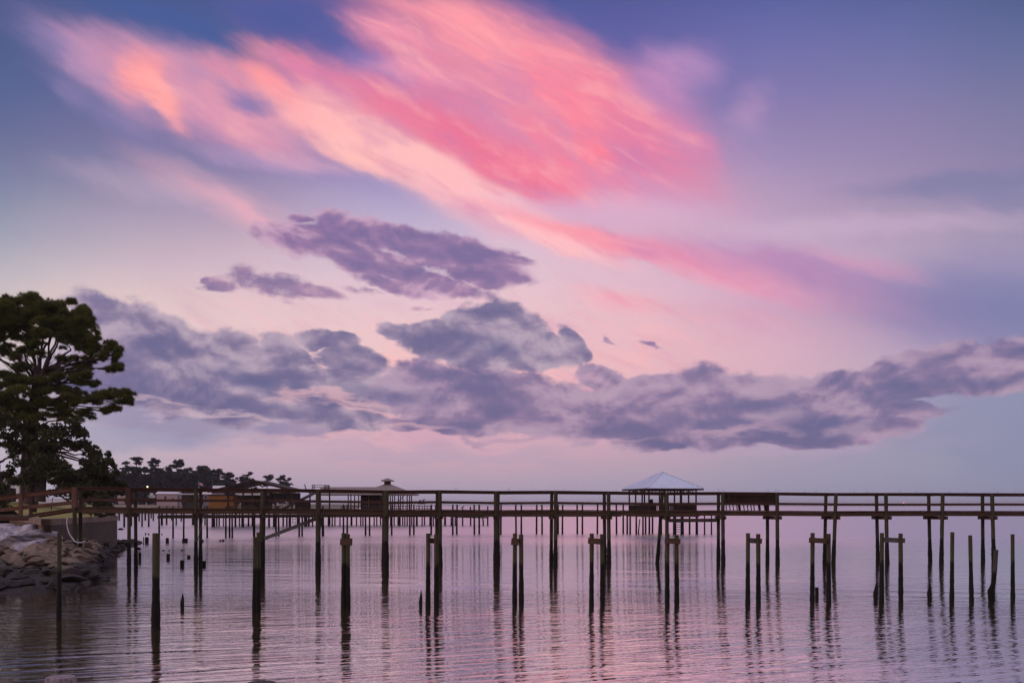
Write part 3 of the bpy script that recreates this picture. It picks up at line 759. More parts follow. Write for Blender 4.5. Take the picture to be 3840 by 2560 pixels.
# low far shore
fs = MB(); vs = []; cols_ = [(-700, 330), (-250, 400), (300, 420), (430, 430), (560, 440), (700, 455), (850, 470), (1000, 490), (1080, 505), (1130, 525)]
for (xx, Y) in cols_:
    t = 1.0 if xx < 1000 else (1130 - xx) / 130.0
    for k, (dy, z) in enumerate(((0, -.3), (4, .8), (12, 2.2), (45, 3.8), (160, 4.3), (600, 5.0))):
        vs.append((px(xx, Y), Y + dy * max(.05, t), z * max(.08, t) if z > 0 else z))
fs.add(vs, [(j*6+i, (j+1)*6+i, (j+1)*6+i+1, j*6+i+1) for j in range(len(cols_)-1) for i in range(5)], True)
struct(fs.build('far_shore', flat('sandy_shore', (0.26, 0.215, 0.15), (0.13, 0.12, 0.075), 0.06, 0.95, 0.0, 6)))

# rocky bank
LOFT = [((-420, 82, 2.1), (-420, 2285)), ((-150, 80, 2.0), (-150, 2255)), ((0, 74, 1.9), (0, 2236)), ((100, 62, 1.9), (150, 2224)), ((158, 55.9, 1.85), (290, 2210)),
        ((225, 60.5, 1.6), (342, 2196)), ((290, 65.6, 1.35), (372, 2160)), ((350, 70, 1.1), (388, 2118)), ((416, 75, .9), (420, 2078)), ((442, 82, .6), (468, 2056)), ((478, 92, .35), (522, 2037)), ((520, 97, .1), (530, 2033))]
def bank(s, f):
    s = max(0, min(len(LOFT) - 1.0001, s)); i = int(s); u = s - i
    def g(k):
        (xt, yt, zt), (xb, rb) = LOFT[k]; Yb = wy(rb); return Vector((px(xt, yt), yt, zt)), Vector((px(xb, Yb), Yb, 0))
    (ta, ba), (tb, bb) = g(i), g(i+1)
    t = ta.lerp(tb, u); b_ = ba.lerp(bb, u)
    p = t.lerp(b_, f); p.z = t.z * (1 - f) ** 0.75 if f < 1 else -(f - 1) * 6
    return p
bk_ = MB(); NS, NF = 70, 16; vs = []
for i in range(NS):
    for k in range(NF):
        p = bank(i / (NS - 1) * (len(LOFT) - 1), k / (NF - 2.0)); p.z += .10 * noise.noise(p * 1.1) + (-.12)
        vs.append(p)
bk_.add(vs, [(i*NF+k, i*NF+k+1, (i+1)*NF+k+1, (i+1)*NF+k) for i in range(NS-1) for k in range(NF-1)], True)
def rockmat(name, a, b, wet=0.62):
    m, nt, p = nmat(name); g = nt.nodes.new('ShaderNodeNewGeometry')
    n1 = noise_n(nt, g.outputs['Position'], 1.6, 7, .6); n2 = noise_n(nt, g.outputs['Position'], 9.0, 4)
    c = mx(nt, mr(nt, n1.outputs[0], .35, .65), a, b); c = mx(nt, mr(nt, n2.outputs[0], .5, .75, 0, .5), c, tuple(.4 * q for q in b))
    s = nt.nodes.new('ShaderNodeSeparateXYZ'); L(nt, g.outputs['Position'], s.inputs[0])
    ad = nt.nodes.new('ShaderNodeMath'); ad.operation = 'MULTIPLY_ADD'; L(nt, n1.outputs[0], ad.inputs[0]); ad.inputs[1].default_value = .5; L(nt, s.outputs[2], ad.inputs[2])
    c = mx(nt, mr(nt, ad.outputs[0], wet + .30, wet), c, (0.018, 0.014, 0.011))
    L(nt, c, p.inputs['Base Color']); p.inputs['Roughness'].default_value = .8; L(nt, bump(nt, n2.outputs[0], .04), p.inputs['Normal']); return m
M_bank = rockmat('bank_earth', (0.26, 0.21, 0.18), (0.12, 0.10, 0.085), .85)
struct(bk_.build('shore_bank', M_bank))
M_pale = rockmat('pale_slab', (0.56, 0.52, 0.56), (0.24, 0.23, 0.28), .3); M_tan = rockmat('tan_rock', (0.24, 0.18, 0.125), (0.105, 0.08, 0.058), .82); M_dark = rockmat('dark_rock', (0.095, 0.068, 0.050), (0.042, 0.031, 0.024), .9)
def rock_mesh(name, m, seed, flatness):
    bm = bmesh.new(); bmesh.ops.create_icosphere(bm, subdivisions=3, radius=0.5); rnd = random.Random(seed)
    cuts = [(Vector((rnd.gauss(0, 1), rnd.gauss(0, 1), rnd.gauss(0, 1))).normalized(), rnd.uniform(.24, .40)) for _ in range(11)]
    off = Vector((seed * 3.1, 0, 0))
    for v in bm.verts:
        for n_, d in cuts:
            q = v.co.dot(n_) - d
            if q > 0: v.co -= n_ * q
        v.co += v.co.normalized() * (.05 * noise.noise(v.co * 3 + off) + .02 * noise.noise(v.co * 9 + off))
        v.co.z *= flatness
    me = bpy.data.meshes.new(name); bm.to_mesh(me); bm.free(); me.materials.append(m); me.polygons.foreach_set('use_smooth', [False] * len(me.polygons)); return me
fam = [('pale_boulder', M_pale, .45, 'smooth pale grey slab high on the bank @', 'pale riprap slabs'),
       ('tan_boulder', M_tan, .5, 'brownish tan rock on the bank @', 'tan riprap rocks'),
       ('dark_boulder', M_dark, .65, 'dark wet rock on the bank @', 'dark riprap rocks at the waterline')]
RM = [[rock_mesh(f[0], f[1], 11 * a + k, f[2]) for k in range(5)] for a, f in enumerate(fam)]
rnd = random.Random(21)
def put_rock(k, p, s):
    f = fam[k]; o = bpy.data.objects.new(f[0], rnd.choice(RM[k])); COL.objects.link(o); o.location = p
    o.rotation_euler = (rnd.uniform(-.3, .3), rnd.uniform(-.25, .25), rnd.uniform(0, 6.3)); o.scale = (s * rnd.uniform(.9, 1.5), s * rnd.uniform(.8, 1.2), s * rnd.uniform(.8, 1.1))
    xx = 1920 + p.x / p.y * F
    zone = 'left of the slim green pole' if xx < 205 else 'behind or just right of the slim green pole' if xx < 262 else 'under the pier ramp posts' if xx < 330 else 'on the steep right shoulder of the bank' if xx < 400 else 'on the low tip past the seawall'
    tag(o, f[3].replace('@', zone), 'rock', f[4])
cnt = 0
while cnt < 70:
    s_ = rnd.uniform(1.6, 3.75); f = rnd.uniform(.02, .42)
    if s_ > 3.2 and f > .22: continue
    put_rock(0, bank(s_, f) + Vector((0, 0, -.10)), rnd.uniform(1.1, 2.4)); cnt += 1
cnt = 0
while cnt < 125:
    s_ = rnd.uniform(1.6, 6.5); f = rnd.uniform(.15, .88)
    if s_ < 3.4 and f < .42: continue
    put_rock(1, bank(s_, f) + Vector((0, 0, -.04)), rnd.uniform(.55, 1.35)); cnt += 1
for _ in range(105):
    s_ = rnd.uniform(1.6, 10.6); f = rnd.uniform(.80, 1.05) if s_ < 4.2 else rnd.uniform(.15, 1.08)
    put_rock(2, bank(s_, f) + Vector((0, 0, -.03)), rnd.uniform(.5, 1.15) * (1 if s_ < 8 else .9))
for (xx, r_, s_) in ((318, 2105, .7), (395, 2126, 1.6), (380, 2156, .7), (397, 2171, .55), (350, 2118, .9), (300, 2180, 1.0)):
    Y = wy(r_); put_rock(2, Vector((px(xx, Y), Y, .0)), s_)

# bulkhead
bh = thing('bulkhead', 'concrete seawall with thick cap edging the lawn above the rocky bank', 'seawall', (CN[0], CN[1], 0))
def wallseg(a, c, z0, z1, th, inset):
    a = Vector((a[0], a[1], 0)); c = Vector((c[0], c[1], 0)); d = (c - a).normalized(); nrm = Vector((d.y, -d.x, 0))
    if nrm.y > 0: nrm = -nrm
    a2 = a - nrm * (th / 2 + inset); c2 = c - nrm * (th / 2 + inset)
    return MB().beam((a2.x, a2.y, (z0 + z1) / 2), (c2.x, c2.y, (z0 + z1) / 2), th, z1 - z0)
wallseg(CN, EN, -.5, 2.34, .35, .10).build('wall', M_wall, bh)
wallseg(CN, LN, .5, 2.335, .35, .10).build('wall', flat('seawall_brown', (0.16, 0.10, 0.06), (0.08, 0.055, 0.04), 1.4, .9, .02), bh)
wallseg((CN[0] - .05, CN[1] - .06), EN, 2.34, 2.70, .5, 0).build('cap', M_conc, bh)
wallseg(CN, LN, 2.343, 2.695, .5, 0.0).build('cap', M_conc, bh)
d = (Vector((*EN, 0)) - Vector((*CN, 0))).normalized()
MB().beam((EN[0] - .22, EN[1] + .1, 1.1), (px(413, 140), 140, 1.1), .35, 3.1).build('wall', M_wall, bh)
MB().box((CN[0] + .02, CN[1] + .25, 1.6), (.22, .22, 1.5)).build('corner_post', M_conc, bh)
# white hose
Yh = 54.2
pts = [(252, 1940), (250, 1958), (253, 1978), (259, 1998), (266, 2010), (274, 2020), (284, 2028), (296, 2033), (308, 2033), (318, 2030), (324, 2026)]
o = MB().tube([(px(a, Yh), Yh + (0 if a < 280 else -.15), pz(b_, Yh)) for a, b_ in pts], .03, 7).build('white_hose', M_white); tag(o, 'curved white plastic hose looping under the pier ramp beside the seawall', 'hose')
Yh = 55.0
o = MB().tube([(px(764, Yh), Yh, pz(1932, Yh)), (px(757, Yh), Yh, pz(1965, Yh)), (px(747, Yh), Yh, pz(2000, Yh)), (px(740, Yh), Yh, pz(2032, Yh))], .018, 6).build('hanging_rope', M_greyboard); tag(o, 'pale rope slanting between the second pair of pier pilings', 'rope')
# driftwood snags at the wall end
Y = 84
for k, pts in enumerate([[(412, 2048), (424, 2030), (428, 2012), (434, 1995)], [(416, 2052), (418, 2030), (416, 2008)]]):
    o = MB().tube([(px(a, Y), Y, pz(b_, Y)) for a, b_ in pts], [.14, .16, .12, .05][:len(pts)], 7, wob=.2, seed=k).build('driftwood_snag', M_stump)
    tag(o, ('taller' if k == 0 else 'shorter') + ' jagged driftwood snag standing at the end of the seawall', 'driftwood')
# yard items
Y = 62; o = MB(); o.box((px(128, Y), Y, pz(1911, Y)), (.26, .2, .30)); o = o.build('planter_box', M_stump); tag(o, 'small black box on the lawn behind the pier ramp', 'box')
Y = 64; o = MB().tube([(px(192, Y), Y, pz(1912, Y)), (px(195, Y), Y, pz(1885, Y)), (px(199, Y), Y, pz(1862, Y))], .025, 6).build('stake', M_stump); tag(o, 'thin dark stake on the lawn behind the pier ramp', 'stake')
# distant white fence, house stair and table behind the garden
Y = 112
fe = thing('picket_fence', 'low white picket fence beyond the lawn behind the ramp', 'fence', (px(215, Y), Y, 3.6))
for zz in (pz(1872, Y), pz(1884, Y)): MB().beam((px(155, Y), Y, zz), (px(275, Y), Y, zz), .04, .09).build('rail', M_white, fe)
pk = MB()
for k in range(26): pk.box((px(155 + 4.7 * k, Y) , Y - .05, pz(1880, Y)), (.06, .03, .72))
pk.build('pickets', M_white, fe)
Y = 120
hs = thing('white_staircase', 'white balustraded outdoor stair seen between tree trunks at far left', 'staircase', (px(45, Y), Y, 3.8))
for k in range(17):
    xx = 14 + k * 3.8; MB().box((px(xx, Y), Y, pz(1800 + .35 * k, Y)), (.06, .05, 1.5)).build('baluster', M_white, hs)
MB().beam((px(12, Y), Y, pz(1775, Y)), (px(80, Y), Y, pz(1783, Y)), .1, .12).build('handrail', M_white, hs)
MB().beam((px(12, Y), Y, pz(1824, Y)), (px(80, Y), Y, pz(1830, Y)), .1, .12).build('stringer', M_white, hs)
MB().box((px(68, Y), Y, pz(1850, Y)), (.35, .3, 1.9)).build('post', M_white, hs)
Y = 105
o = MB(); o.box((px(318, Y), Y, pz(1852, Y)), (.30, .3, .75)); o.box((px(318, Y), Y, pz(1838, Y)), (.40, .4, .08)); o = o.build('gate_pillar', flat('tan_stone', (0.5, 0.38, 0.27), (0.4, 0.3, 0.2))); tag(o, 'tan pillar under the trees behind the first pier post', 'pillar')

# ------------------------------------------------------------------ trees
def leafmat(name, a, b, c):
    m, nt, p = nmat(name); g = nt.nodes.new('ShaderNodeNewGeometry')
    n1 = noise_n(nt, g.outputs['Position'], .55, 3); r = g.outputs['Random Per Island']
    cc_ = mx(nt, mr(nt, n1.outputs[0], .35, .65), a, b); cc_ = mx(nt, mr(nt, r, 0, 1, 0, .6, False), cc_, c)
    L(nt, cc_, p.inputs['Base Color']); p.inputs['Roughness'].default_value = .75; p.inputs['Specular IOR Level'].default_value = .2
    tr = nt.nodes.new('ShaderNodeBsdfTranslucent'); L(nt, cc_, tr.inputs[0]); ms = nt.nodes.new('ShaderNodeMixShader'); ms.inputs[0].default_value = .25
    L(nt, p.outputs[0], ms.inputs[1]); L(nt, tr.outputs[0], ms.inputs[2]); L(nt, ms.outputs[0], nt.nodes['Material Output'].inputs[0]); return m
M_pine = leafmat('pine_needles', (0.13, 0.155, 0.030), (0.070, 0.092, 0.020), (0.19, 0.185, 0.045))
M_oak = leafmat('oak_leaves', (0.068, 0.078, 0.032), (0.042, 0.052, 0.022), (0.11, 0.11, 0.05))
M_shrub = leafmat('shrub_leaves', (0.050, 0.055, 0.030), (0.030, 0.036, 0.020), (0.075, 0.07, 0.04))
M_farleaf = leafmat('far_leaves', (0.034, 0.044, 0.040), (0.024, 0.032, 0.034), (0.045, 0.052, 0.042))
M_bark = flat('pine_bark', (0.085, 0.062, 0.056), (0.045, 0.034, 0.032), 5.0, .9, .05)
M_darkbark = flat('dark_bark', (0.04, 0.033, 0.03), (0.022, 0.018, 0.017), 3.0, .9)
def rdir(r):
    while True:
        v = Vector((r.uniform(-1, 1), r.uniform(-1, 1), r.uniform(-1, 1)))
        if .05 < v.length < 1: return v.normalized()
def needles(mb, c, rad, n, r, ln=.36, wd=.042, per=17):
    """tufts of needles over lumpy sub-clumps inside an ellipsoid"""
    subs = [(c + Vector((q.x * rad[0], q.y * rad[1], q.z * rad[2])) * r.uniform(.3, 1.08), r.uniform(.20, .42)) for q in (rdir(r) for _ in range(15))]
    for _ in range(n):
        sc, sr = r.choice(subs); q = rdir(r); q.z = abs(q.z) * .9 + q.z * .25
        t = sc + Vector((q.x * rad[0], q.y * rad[1], q.z * rad[2])) * sr * r.uniform(.55, 1)
        for _ in range(per):
            dd = (rdir(r) + Vector((0, 0, .45)) + q * .5).normalized(); sd = dd.cross(rdir(r)).normalized() * wd * .5
            l = ln * r.uniform(.7, 1.2); mb.add([t - sd, t + sd, t + dd * l], [(0, 1, 2)])
def leaves(mb, c, rad, n, r, sz=.17, subn=8):
    subs = [(c + Vector((q.x * rad[0], q.y * rad[1], q.z * rad[2])) * r.uniform(.3, .9), r.uniform(.28, .55)) for q in (rdir(r) for _ in range(subn))]
    for _ in range(n):
        sc, sr = r.choice(subs); q = rdir(r)
        t = sc + Vector((q.x * rad[0], q.y * rad[1], q.z * rad[2])) * sr * r.uniform(.4, 1.05)
        a = rdir(r) * sz * r.uniform(.6, 1.3); b_ = a.cross(rdir(r)).normalized() * sz * r.uniform(.35, .7)
        mb.add([t - a - b_ * .4, t + b_, t + a, t - b_], [(0, 1, 2, 3)])
def limb(mb, a, b_, r0, r1, r, sag=.15, n=6, seg=7):
    a = Vector(a); b_ = Vector(b_); L_ = (b_ - a).length; P = []; R = []
    for i in range(n + 1):
        f = i / n; p = a.lerp(b_, f); p += Vector((r.uniform(-1, 1), r.uniform(-1, 1), r.uniform(-1, 1))) * L_ * .03 * (1 if 0 < i < n else 0)
        p.z += math.sin(f * math.pi) * sag * L_ * .3; P.append(p); R.append(r0 + (r1 - r0) * f)
    mb.tube(P, R, seg, cap=False, wob=.06, seed=r.randint(0, 999)); return P

# big pine
Yp = 88.0; r = random.Random(5); S = Yp / F
pine = thing('pine_tree', 'tall umbrella crowned pine towering over the lawn at the left edge', 'tree', (px(118, Yp), Yp, 3.8))
tk = MB(); W = lambda x, y, dy=0.0: Vector((px(x, Yp), Yp + dy, pz(y, Yp)))
tk.tube([W(116, 1890), W(118, 1870), W(121, 1800), W(122, 1700), W(124, 1600), W(128, 1500), W(138, 1430), W(146, 1390)], [.62, .54, .50, .48, .44, .40, .36, .30], 14, wob=.05, seed=2)
CL = [(100,1195,110,80),(210,1215,100,66),(20,1210,90,80),(60,1185,80,78),(150,1165,78,66),(228,1185,75,72),(296,1238,64,68),(15,1245,75,78),(105,1235,84,66),(-70,1230,85,85),(190,1250,78,56),(345,1268,28,38),(40,1150,50,40),(255,1285,50,34),(130,1292,44,22),(312,1300,34,24),(0,1310,50,26),(350,1300,20,20),(-60,1320,50,40),
      (405,1300,32,30),(430,1332,22,34),(385,1338,24,18),(440,1378,15,16),(340,1322,20,14),(300,1372,36,16),(415,1385,22,11),(330,1350,22,13),(270,1345,20,10),(60,1340,30,12),
      (330,1412,28,18),(300,1432,36,22),(345,1440,22,18),(270,1400,24,14),(240,1420,26,16),
      (450,1480,46,20),(484,1482,20,18),(400,1488,42,22),(360,1500,38,22),(430,1530,22,11),(462,1508,22,10),(404,1545,18,10),(480,1508,14,12),
      (250,1470,52,36),(190,1500,60,44),(300,1505,50,34),(60,1430,70,44),(0,1440,70,50),(100,1490,72,46),(30,1530,80,50),(240,1545,60,40),(320,1560,44,26),(-80,1480,70,70),(170,1400,30,18),(90,1375,34,18),(130,1560,70,44),(20,1600,60,40),(150,1335,34,12),(225,1345,30,11),(95,1320,34,12),(180,1440,34,14),(110,1440,40,16),(215,1385,22,9)]
hub = [(146, 1392), (138, 1440), (128, 1520), (124, 1600)]
cr_ = MB(); fork = W(146, 1392)
mains = []
for (x, y) in ((60, 1290), (85, 1260), (110, 1270), (140, 1240), (160, 1250), (185, 1260), (205, 1270), (235, 1260), (260, 1310), (-10, 1330), (30, 1300), (290, 1350), (320, 1330), (-50, 1370), (350, 1400)):
    h0 = W(128, 1470) if x < 0 or x > 280 else W(142 + r.uniform(-8, 8), 1400 + r.uniform(-10, 90))
    P = limb(tk, h0, W(x, y, r.uniform(-1.5, 1.5)), .15, .07, r, .1); mains.append((x, y, P[-1]))
for (x, y, rx, ry) in CL:
    dy = r.uniform(-.75, .75) * min(rx, 60) * S * 1.2
    if 1400 < y < 1620 and x < 260: dy -= 1.1
    c = W(x, y, dy); rad = (rx * S, max(.7, rx * S * .8), ry * S)
    vol = rx * ry
    needles(cr_, c, rad, int(60 + vol * .19), r)
    if y < 1320:
        mm = min(mains, key=lambda q: abs(q[0] - x) + abs(q[1] - y)); src = mm[2]
    else:
        hx = min(hub, key=lambda q: abs(q[1] - (y + 15))); src = W(*hx)
    P = limb(tk, src, c - Vector((0, 0, ry * S * .4)), .085, .03, r, -.05 if y < 1320 else .08)
    for _ in range(4):
        q = P[-1].lerp(P[-3], r.random()); limb(tk, q, c + Vector((r.uniform(-1, 1) * rad[0], r.uniform(-1, 1) * rad[1], r.uniform(-.2, .8) * rad[2])), .03, .01, r, .1, 3, 5)
for _ in range(46):                                            # bare dead twigs in the open middle of the crown
    q = W(146 + r.uniform(-10, 10), r.uniform(1395, 1480)); limb(tk, q, W(r.uniform(-20, 310), r.uniform(1300, 1440), r.uniform(-2, 2)), .045, .012, r, .1, 4, 5)
tk.build('trunk', M_bark, pine); cr_.build('crown', M_pine, pine)

def broad(name, label, cat, Y, base, clumps, m_leaf, m_bark, seed, sz=.17, dens=.16, tr=.3, group=None, top=None, depth=.8):
    r = random.Random(seed); s = Y / F; G = lambda x, y, dy=0.0: Vector((px(x, Y), Y + dy, pz(y, Y)))
    t = thing(name, label, cat, (px(base[0], Y), Y, pz(base[1], Y)), group); tk = MB(); cr = MB()
    cx = sum(c[0] for c in clumps) / len(clumps); ty = min(c[1] for c in clumps)
    tx, ty = top or (cx, (base[1] + ty) / 2)
    tk.tube([G(*base), G((base[0] * 2 + tx) / 3, (base[1] * 2 + ty) / 3), G(tx, ty)], [tr * 1.15, tr, tr * .6], 10, wob=.06, seed=seed)
    for (x, y, rx, ry) in clumps:
        dy = r.uniform(-.6, .6) * rx * s
        leaves(cr, G(x, y, dy), (rx * s, rx * s * depth, ry * s), int(60 + rx * ry * dens * (s / .0236) ** 2 * (.17 / sz) ** 2), r, sz)
        limb(tk, G(tx, ty), G(x, y, dy), tr * .3, .03, r, .1)
    tk.build('trunk', m_bark, t); cr.build('crown', m_leaf, t); return t
broad('oak_tree', 'dark spreading evergreen oak filling the space below the tall pine', 'tree', 86.0, (150, 1880),
      [(60,1600,80,50),(150,1600,80,46),(230,1620,66,44),(180,1665,90,50),(60,1670,76,40),(290,1665,56,40),(330,1712,56,40),(240,1725,84,48),(120,1745,80,46),(370,1738,46,36),(200,1785,100,42),(90,1800,66,34),(300,1780,80,40),(345,1690,30,20),(392,1758,30,24),(30,1770,36,30),(270,1590,40,22),(300,1625,34,22),(20,1640,26,14),(250,1820,80,30),(330,1820,70,30),(160,1690,80,40)],
      M_oak, M_bark, 31, dens=.27, tr=.42, top=(165, 1690))
broad('leaning_oak', 'oak leaning in from the left frame edge with bare forked limbs', 'tree', 80.0, (-30, 1880),
      [(-60,1620,60,60),(-20,1560,50,36),(-80,1720,60,50),(5,1665,22,12),(50,1708,22,10)], M_oak, M_darkbark, 37, dens=.2, tr=.4, top=(-10, 1740))
broad('cedar_tree', 'feathery cedar on the right flank of the tree group above the seawall', 'tree', 92.0, (330, 1886),
      [(330,1780,50,34),(380,1790,44,30),(410,1730,20,22),(428,1745,14,16),(300,1810,60,30),(430,1800,32,24),(380,1825,50,26),(405,1700,14,14),(440,1775,16,14),(350,1845,50,22),(460,1815,20,18),(360,1770,60,40),(330,1840,70,30),(400,1820,50,34),(445,1835,30,20)],
      M_oak, M_bark, 41, sz=.15, dens=.3, tr=.28)
broad('evergreen_shrub', 'dark evergreen shrub overhanging the far end of the seawall', 'shrub', 74.0, (405, 1940),
      [(395,1880,26,36),(412,1905,22,28),(385,1850,26,22),(420,1925,14,14),(375,1905,18,20),(350,1880,20,20)], M_oak, M_darkbark, 43, sz=.13, dens=.26, tr=.1)
broad('garden_shrub', 'black rounded shrub at the left frame edge behind the ramp landing', 'shrub', 66.0, (20, 1915),
      [(10,1830,40,30),(30,1870,34,30),(-20,1860,40,40),(20,1900,40,16),(55,1850,10,10)], M_oak, M_darkbark, 45, sz=.12, dens=.3, tr=.1)
broad('bare_shrub', 'thin twiggy greyish shrub growing beside the seawall cap', 'shrub', 66.0, (340, 1935),
      [(330,1915,40,12),(360,1925,34,10),(300,1900,26,14),(385,1930,20,8)], M_shrub, M_bark, 47, sz=.09, dens=.10, tr=.05)
broad('olive_shrub', 'lighter olive green shrub below the cedar beside the pier railing', 'shrub', 96.0, (440, 1890),
      [(440,1832,24,16),(415,1850,26,14),(455,1850,16,12)], M_shrub, M_bark, 49, sz=.14, dens=.22, tr=.1)
broad('hedge_bush', 'purplish grey bush under the oak behind the ramp rail', 'shrub', 100.0, (270, 1886),
      [(230,1840,40,26),(280,1850,44,24),(190,1850,34,20)], M_shrub, M_bark, 51, sz=.14, dens=.14, tr=.12)
broad('slim_pine', 'slimmer second pine trunk just left of the big pine trunk', 'tree', 91.0, (88, 1882),
      [(60,1560,50,30),(90,1610,50,30),(40,1640,40,24)], M_oak, M_bark, 53, dens=.16, tr=.28, top=(92, 1600))

# far treeline: each tree a thing, built from a few crowns
def far_crown(seed, kind):
    r = random.Random(seed); tk = MB(); cr = MB()
    if kind == 'pine':                                        # unit = metres, 27 m tall
        h = 27; bend = r.uniform(-1.5, 1.5)
        tk.tube([(0, 0, 0), (bend * .4, 0, h * .5), (bend, 0, h * .92)], [.38, .3, .14], 6)
        for k in range(r.randint(9, 12)):
            z = h * r.uniform(.60, .97); w_ = (1.0 - abs(z / h - .82) * 3.0) * 5.5; a = r.uniform(0, 6.3); d = r.uniform(.2, 1.0) * w_
            c = Vector((bend + math.cos(a) * d, math.sin(a) * d, z)); leaves(cr, c, (r.uniform(2.3, 3.5), 2.7, r.uniform(1.0, 1.5)), 420, r, .45, 8)
            tk.tube([(bend * .8, 0, z - 2.2), c], [.14, .06], 5)
    else:
        h = 19; tk.tube([(0, 0, 0), (0, 0, h * .6)], [.45, .25], 6)
        for k in range(13):
            z = h * r.uniform(.12, .86); w_ = 4.6 * math.sqrt(max(.08, 1 - abs(z / h - .5) * 1.9)); a = r.uniform(0, 6.3)
            leaves(cr, Vector((math.cos(a) * w_ * .6, math.sin(a) * w_ * .6, z)), (r.uniform(2.6, 3.8), 3, r.uniform(2.2, 3.0)), 420, r, .6, 7)
    return tk, cr
protos = {}
for kind, n_ in (('pine', 4), ('broad', 4)):
    for k in range(n_):
        tk, cr = far_crown(200 + k + (10 if kind == 'broad' else 0), kind); nm = 'distant_pine' if kind == 'pine' else 'distant_tree'
        e = bpy.data.objects.new(nm, None); a = tk.build('trunk', M_darkbark); c = cr.build('crown', M_farleaf); protos[(kind, k)] = [e, a, c, False]
def far_tree(kind, k, xx, top, Y, wid, label, group):
    e, a, c, used = protos[(kind, k)]; h0 = 27 if kind == 'pine' else 19
    zg = 4.0; zt = pz(top, Y); sc = (zt - zg) / h0
    if used:
        e2 = bpy.data.objects.new(e.name, None); a = a.copy(); c = c.copy(); COL.objects.link(a); COL.objects.link(c); e = e2
    protos[(kind, k)][3] = True
    COL.objects.link(e); a.parent = e; c.parent = e; e.location = (px(xx, Y), Y, zg); e.scale = (sc * wid, sc * wid, sc); e.rotation_euler = (0, 0, (xx * 37) % 6.28)
    tag(e, label, 'tree', group)
FP = [(515, 1708, 1.15), (590, 1716, .85), (665, 1719, .8), (722, 1752, .9), (768, 1741, 1.1), (806, 1756, 1.1), (850, 1768, 1.25), (930, 1768, 1.1), (905, 1785, .9), (1000, 1778, 1.2), (1052, 1778, .8), (1078, 1790, 1.2), (545, 1745, .9), (480, 1742, .8)]
FL = ['tallest distant pine with loose layered crown, leftmost of the far treeline', 'tufted distant pine, second tall crown from the left in the far treeline', 'tufted distant pine, third tall crown, left of the flag',
      'small flat topped distant pine right of the three tall crowns', 'wide flat crowned distant pine above the white roofs', 'open crowned distant pine with visible trunk above the white gable', 'round crowned distant pine left of the dark gabled boathouse',
      'wind swept distant pine behind the left slope of the dark gable roof', 'low distant pine tucked behind the left slope of the dark gable roof', 'flat topped distant pine right of the dark gable peak', 'small crown of a distant pine between two wider crowns near the point', 'last distant pine leaning right at the end of the shore',
      'short distant pine just right of the tallest one', 'thin distant pine beside the near tree group']
for i, (xx, top, wd) in enumerate(FP): far_tree('pine', i % 4, xx, top, 500 + (i * 13) % 40, wd, FL[i], 'distant pines along the far shore')
rr = random.Random(77)
i = 0; xx = 380
while xx < 905:
    top = 1757 + rr.uniform(-9, 12) if xx < 790 else 1768 + (xx - 790) * .25 + rr.uniform(-6, 8)
    far_tree('broad', i % 4, xx, top, 520 + rr.uniform(-25, 25), rr.uniform(1.15, 1.5), 'dark rounded tree packed in the distant wood left of the boathouses', 'dark trees in the distant wood'); xx += rr.uniform(12, 18); i += 1
for (xx, top) in ((925, 1822), (955, 1826), (985, 1828), (1030, 1840), (1060, 1838), (1085, 1842), (20, 1745), (50, 1755), (-10, 1750)):
    far_tree('broad', i % 4, xx, top, 540 if xx > 100 else 260, 1.6 if xx > 100 else 1.2, 'low bushy tree at the foot of the far pines near the point' if xx > 100 else 'hazy tree behind the near trees at the left frame edge', 'low bushes near the point' if xx > 100 else 'trees behind the garden'); i += 1

# ------------------------------------------------------------------ second pier with the white roofed pavilion
M_metal = flat('white_metal_roof', (0.74, 0.82, 0.95), (0.68, 0.77, 0.92), 0.6, 0.35, 0, 2)
M_brownroof = flat('brown_shingle', (0.30, 0.25, 0.235), (0.22, 0.18, 0.175), 3.0, .85)
M_darkroof = flat('dark_roof', (0.035, 0.026, 0.022), (0.024, 0.018, 0.016), 1.0, .8)
M_brownwall = wood('brown_siding', (0.055, 0.030, 0.024), (0.04, 0.022, 0.018), (6, 6, .6), 1.0)
M_tanwall = wood('tan_siding', (0.42, 0.20, 0.065), (0.34, 0.155, 0.05), (5, 5, .5), 1.0)
M_pink = flat('pale_siding', (0.46, 0.36, 0.36), (0.4, 0.32, 0.32), .3)
M_grey = flat('grey_siding', (0.24, 0.21, 0.24), (0.17, 0.15, 0.18), .5)
YB = [(600, 104), (850, 106), (1035, 111), (1300, 114.5), (1800, 119.5), (2300, 121), (2700, 121)]
p2 = thing('second_pier', 'low timber pier on many thin pilings beyond the main pier, leading to the pavilion', 'pier', (px(1500, 117), 117, 0))
def vpile(parent, xx, Y, zt, w_, m=M_farpile, lean=0, zb=-.7, name='piling'):
    r_ = w_ / F * Y / 2
    return MB().tube([(px(xx, Y), Y, zb), (px(xx, Y), Y, .8), (px(xx + lean, Y), Y, zt)], [r_ * 1.15, r_ * 1.1, r_], 8, wob=.05, seed=int(xx)).build(name, m, parent)
POST2 = [597, 649, 689, 777, 847, 861, 871, 953, 1035, 1045, 1122, 1133, 1211, 1288, 1302, 1371, 1386, 1469, 1537, 1552, 1617, 1635, 1698, 1713, 1779, 1797, 1878, 1935, 1955, 2012, 2033, 2093, 2109, 2165, 2184, 2240, 2312, 2337]
for i, xx in enumerate(POST2):
    Y = lerp_tab(YB, xx) + (1.3 if i % 2 else 0); w_ = 9 if xx in (953, 1211) else 6.2
    vpile(p2, xx, Y, pz(1891 if xx > 1250 else 1897, Y), w_, lean=(i * 7 % 3) - 1)
b = MB(); ks = [590, 700, 850, 1035, 1160, 1300, 1500, 1700, 1900, 2100, 2330]
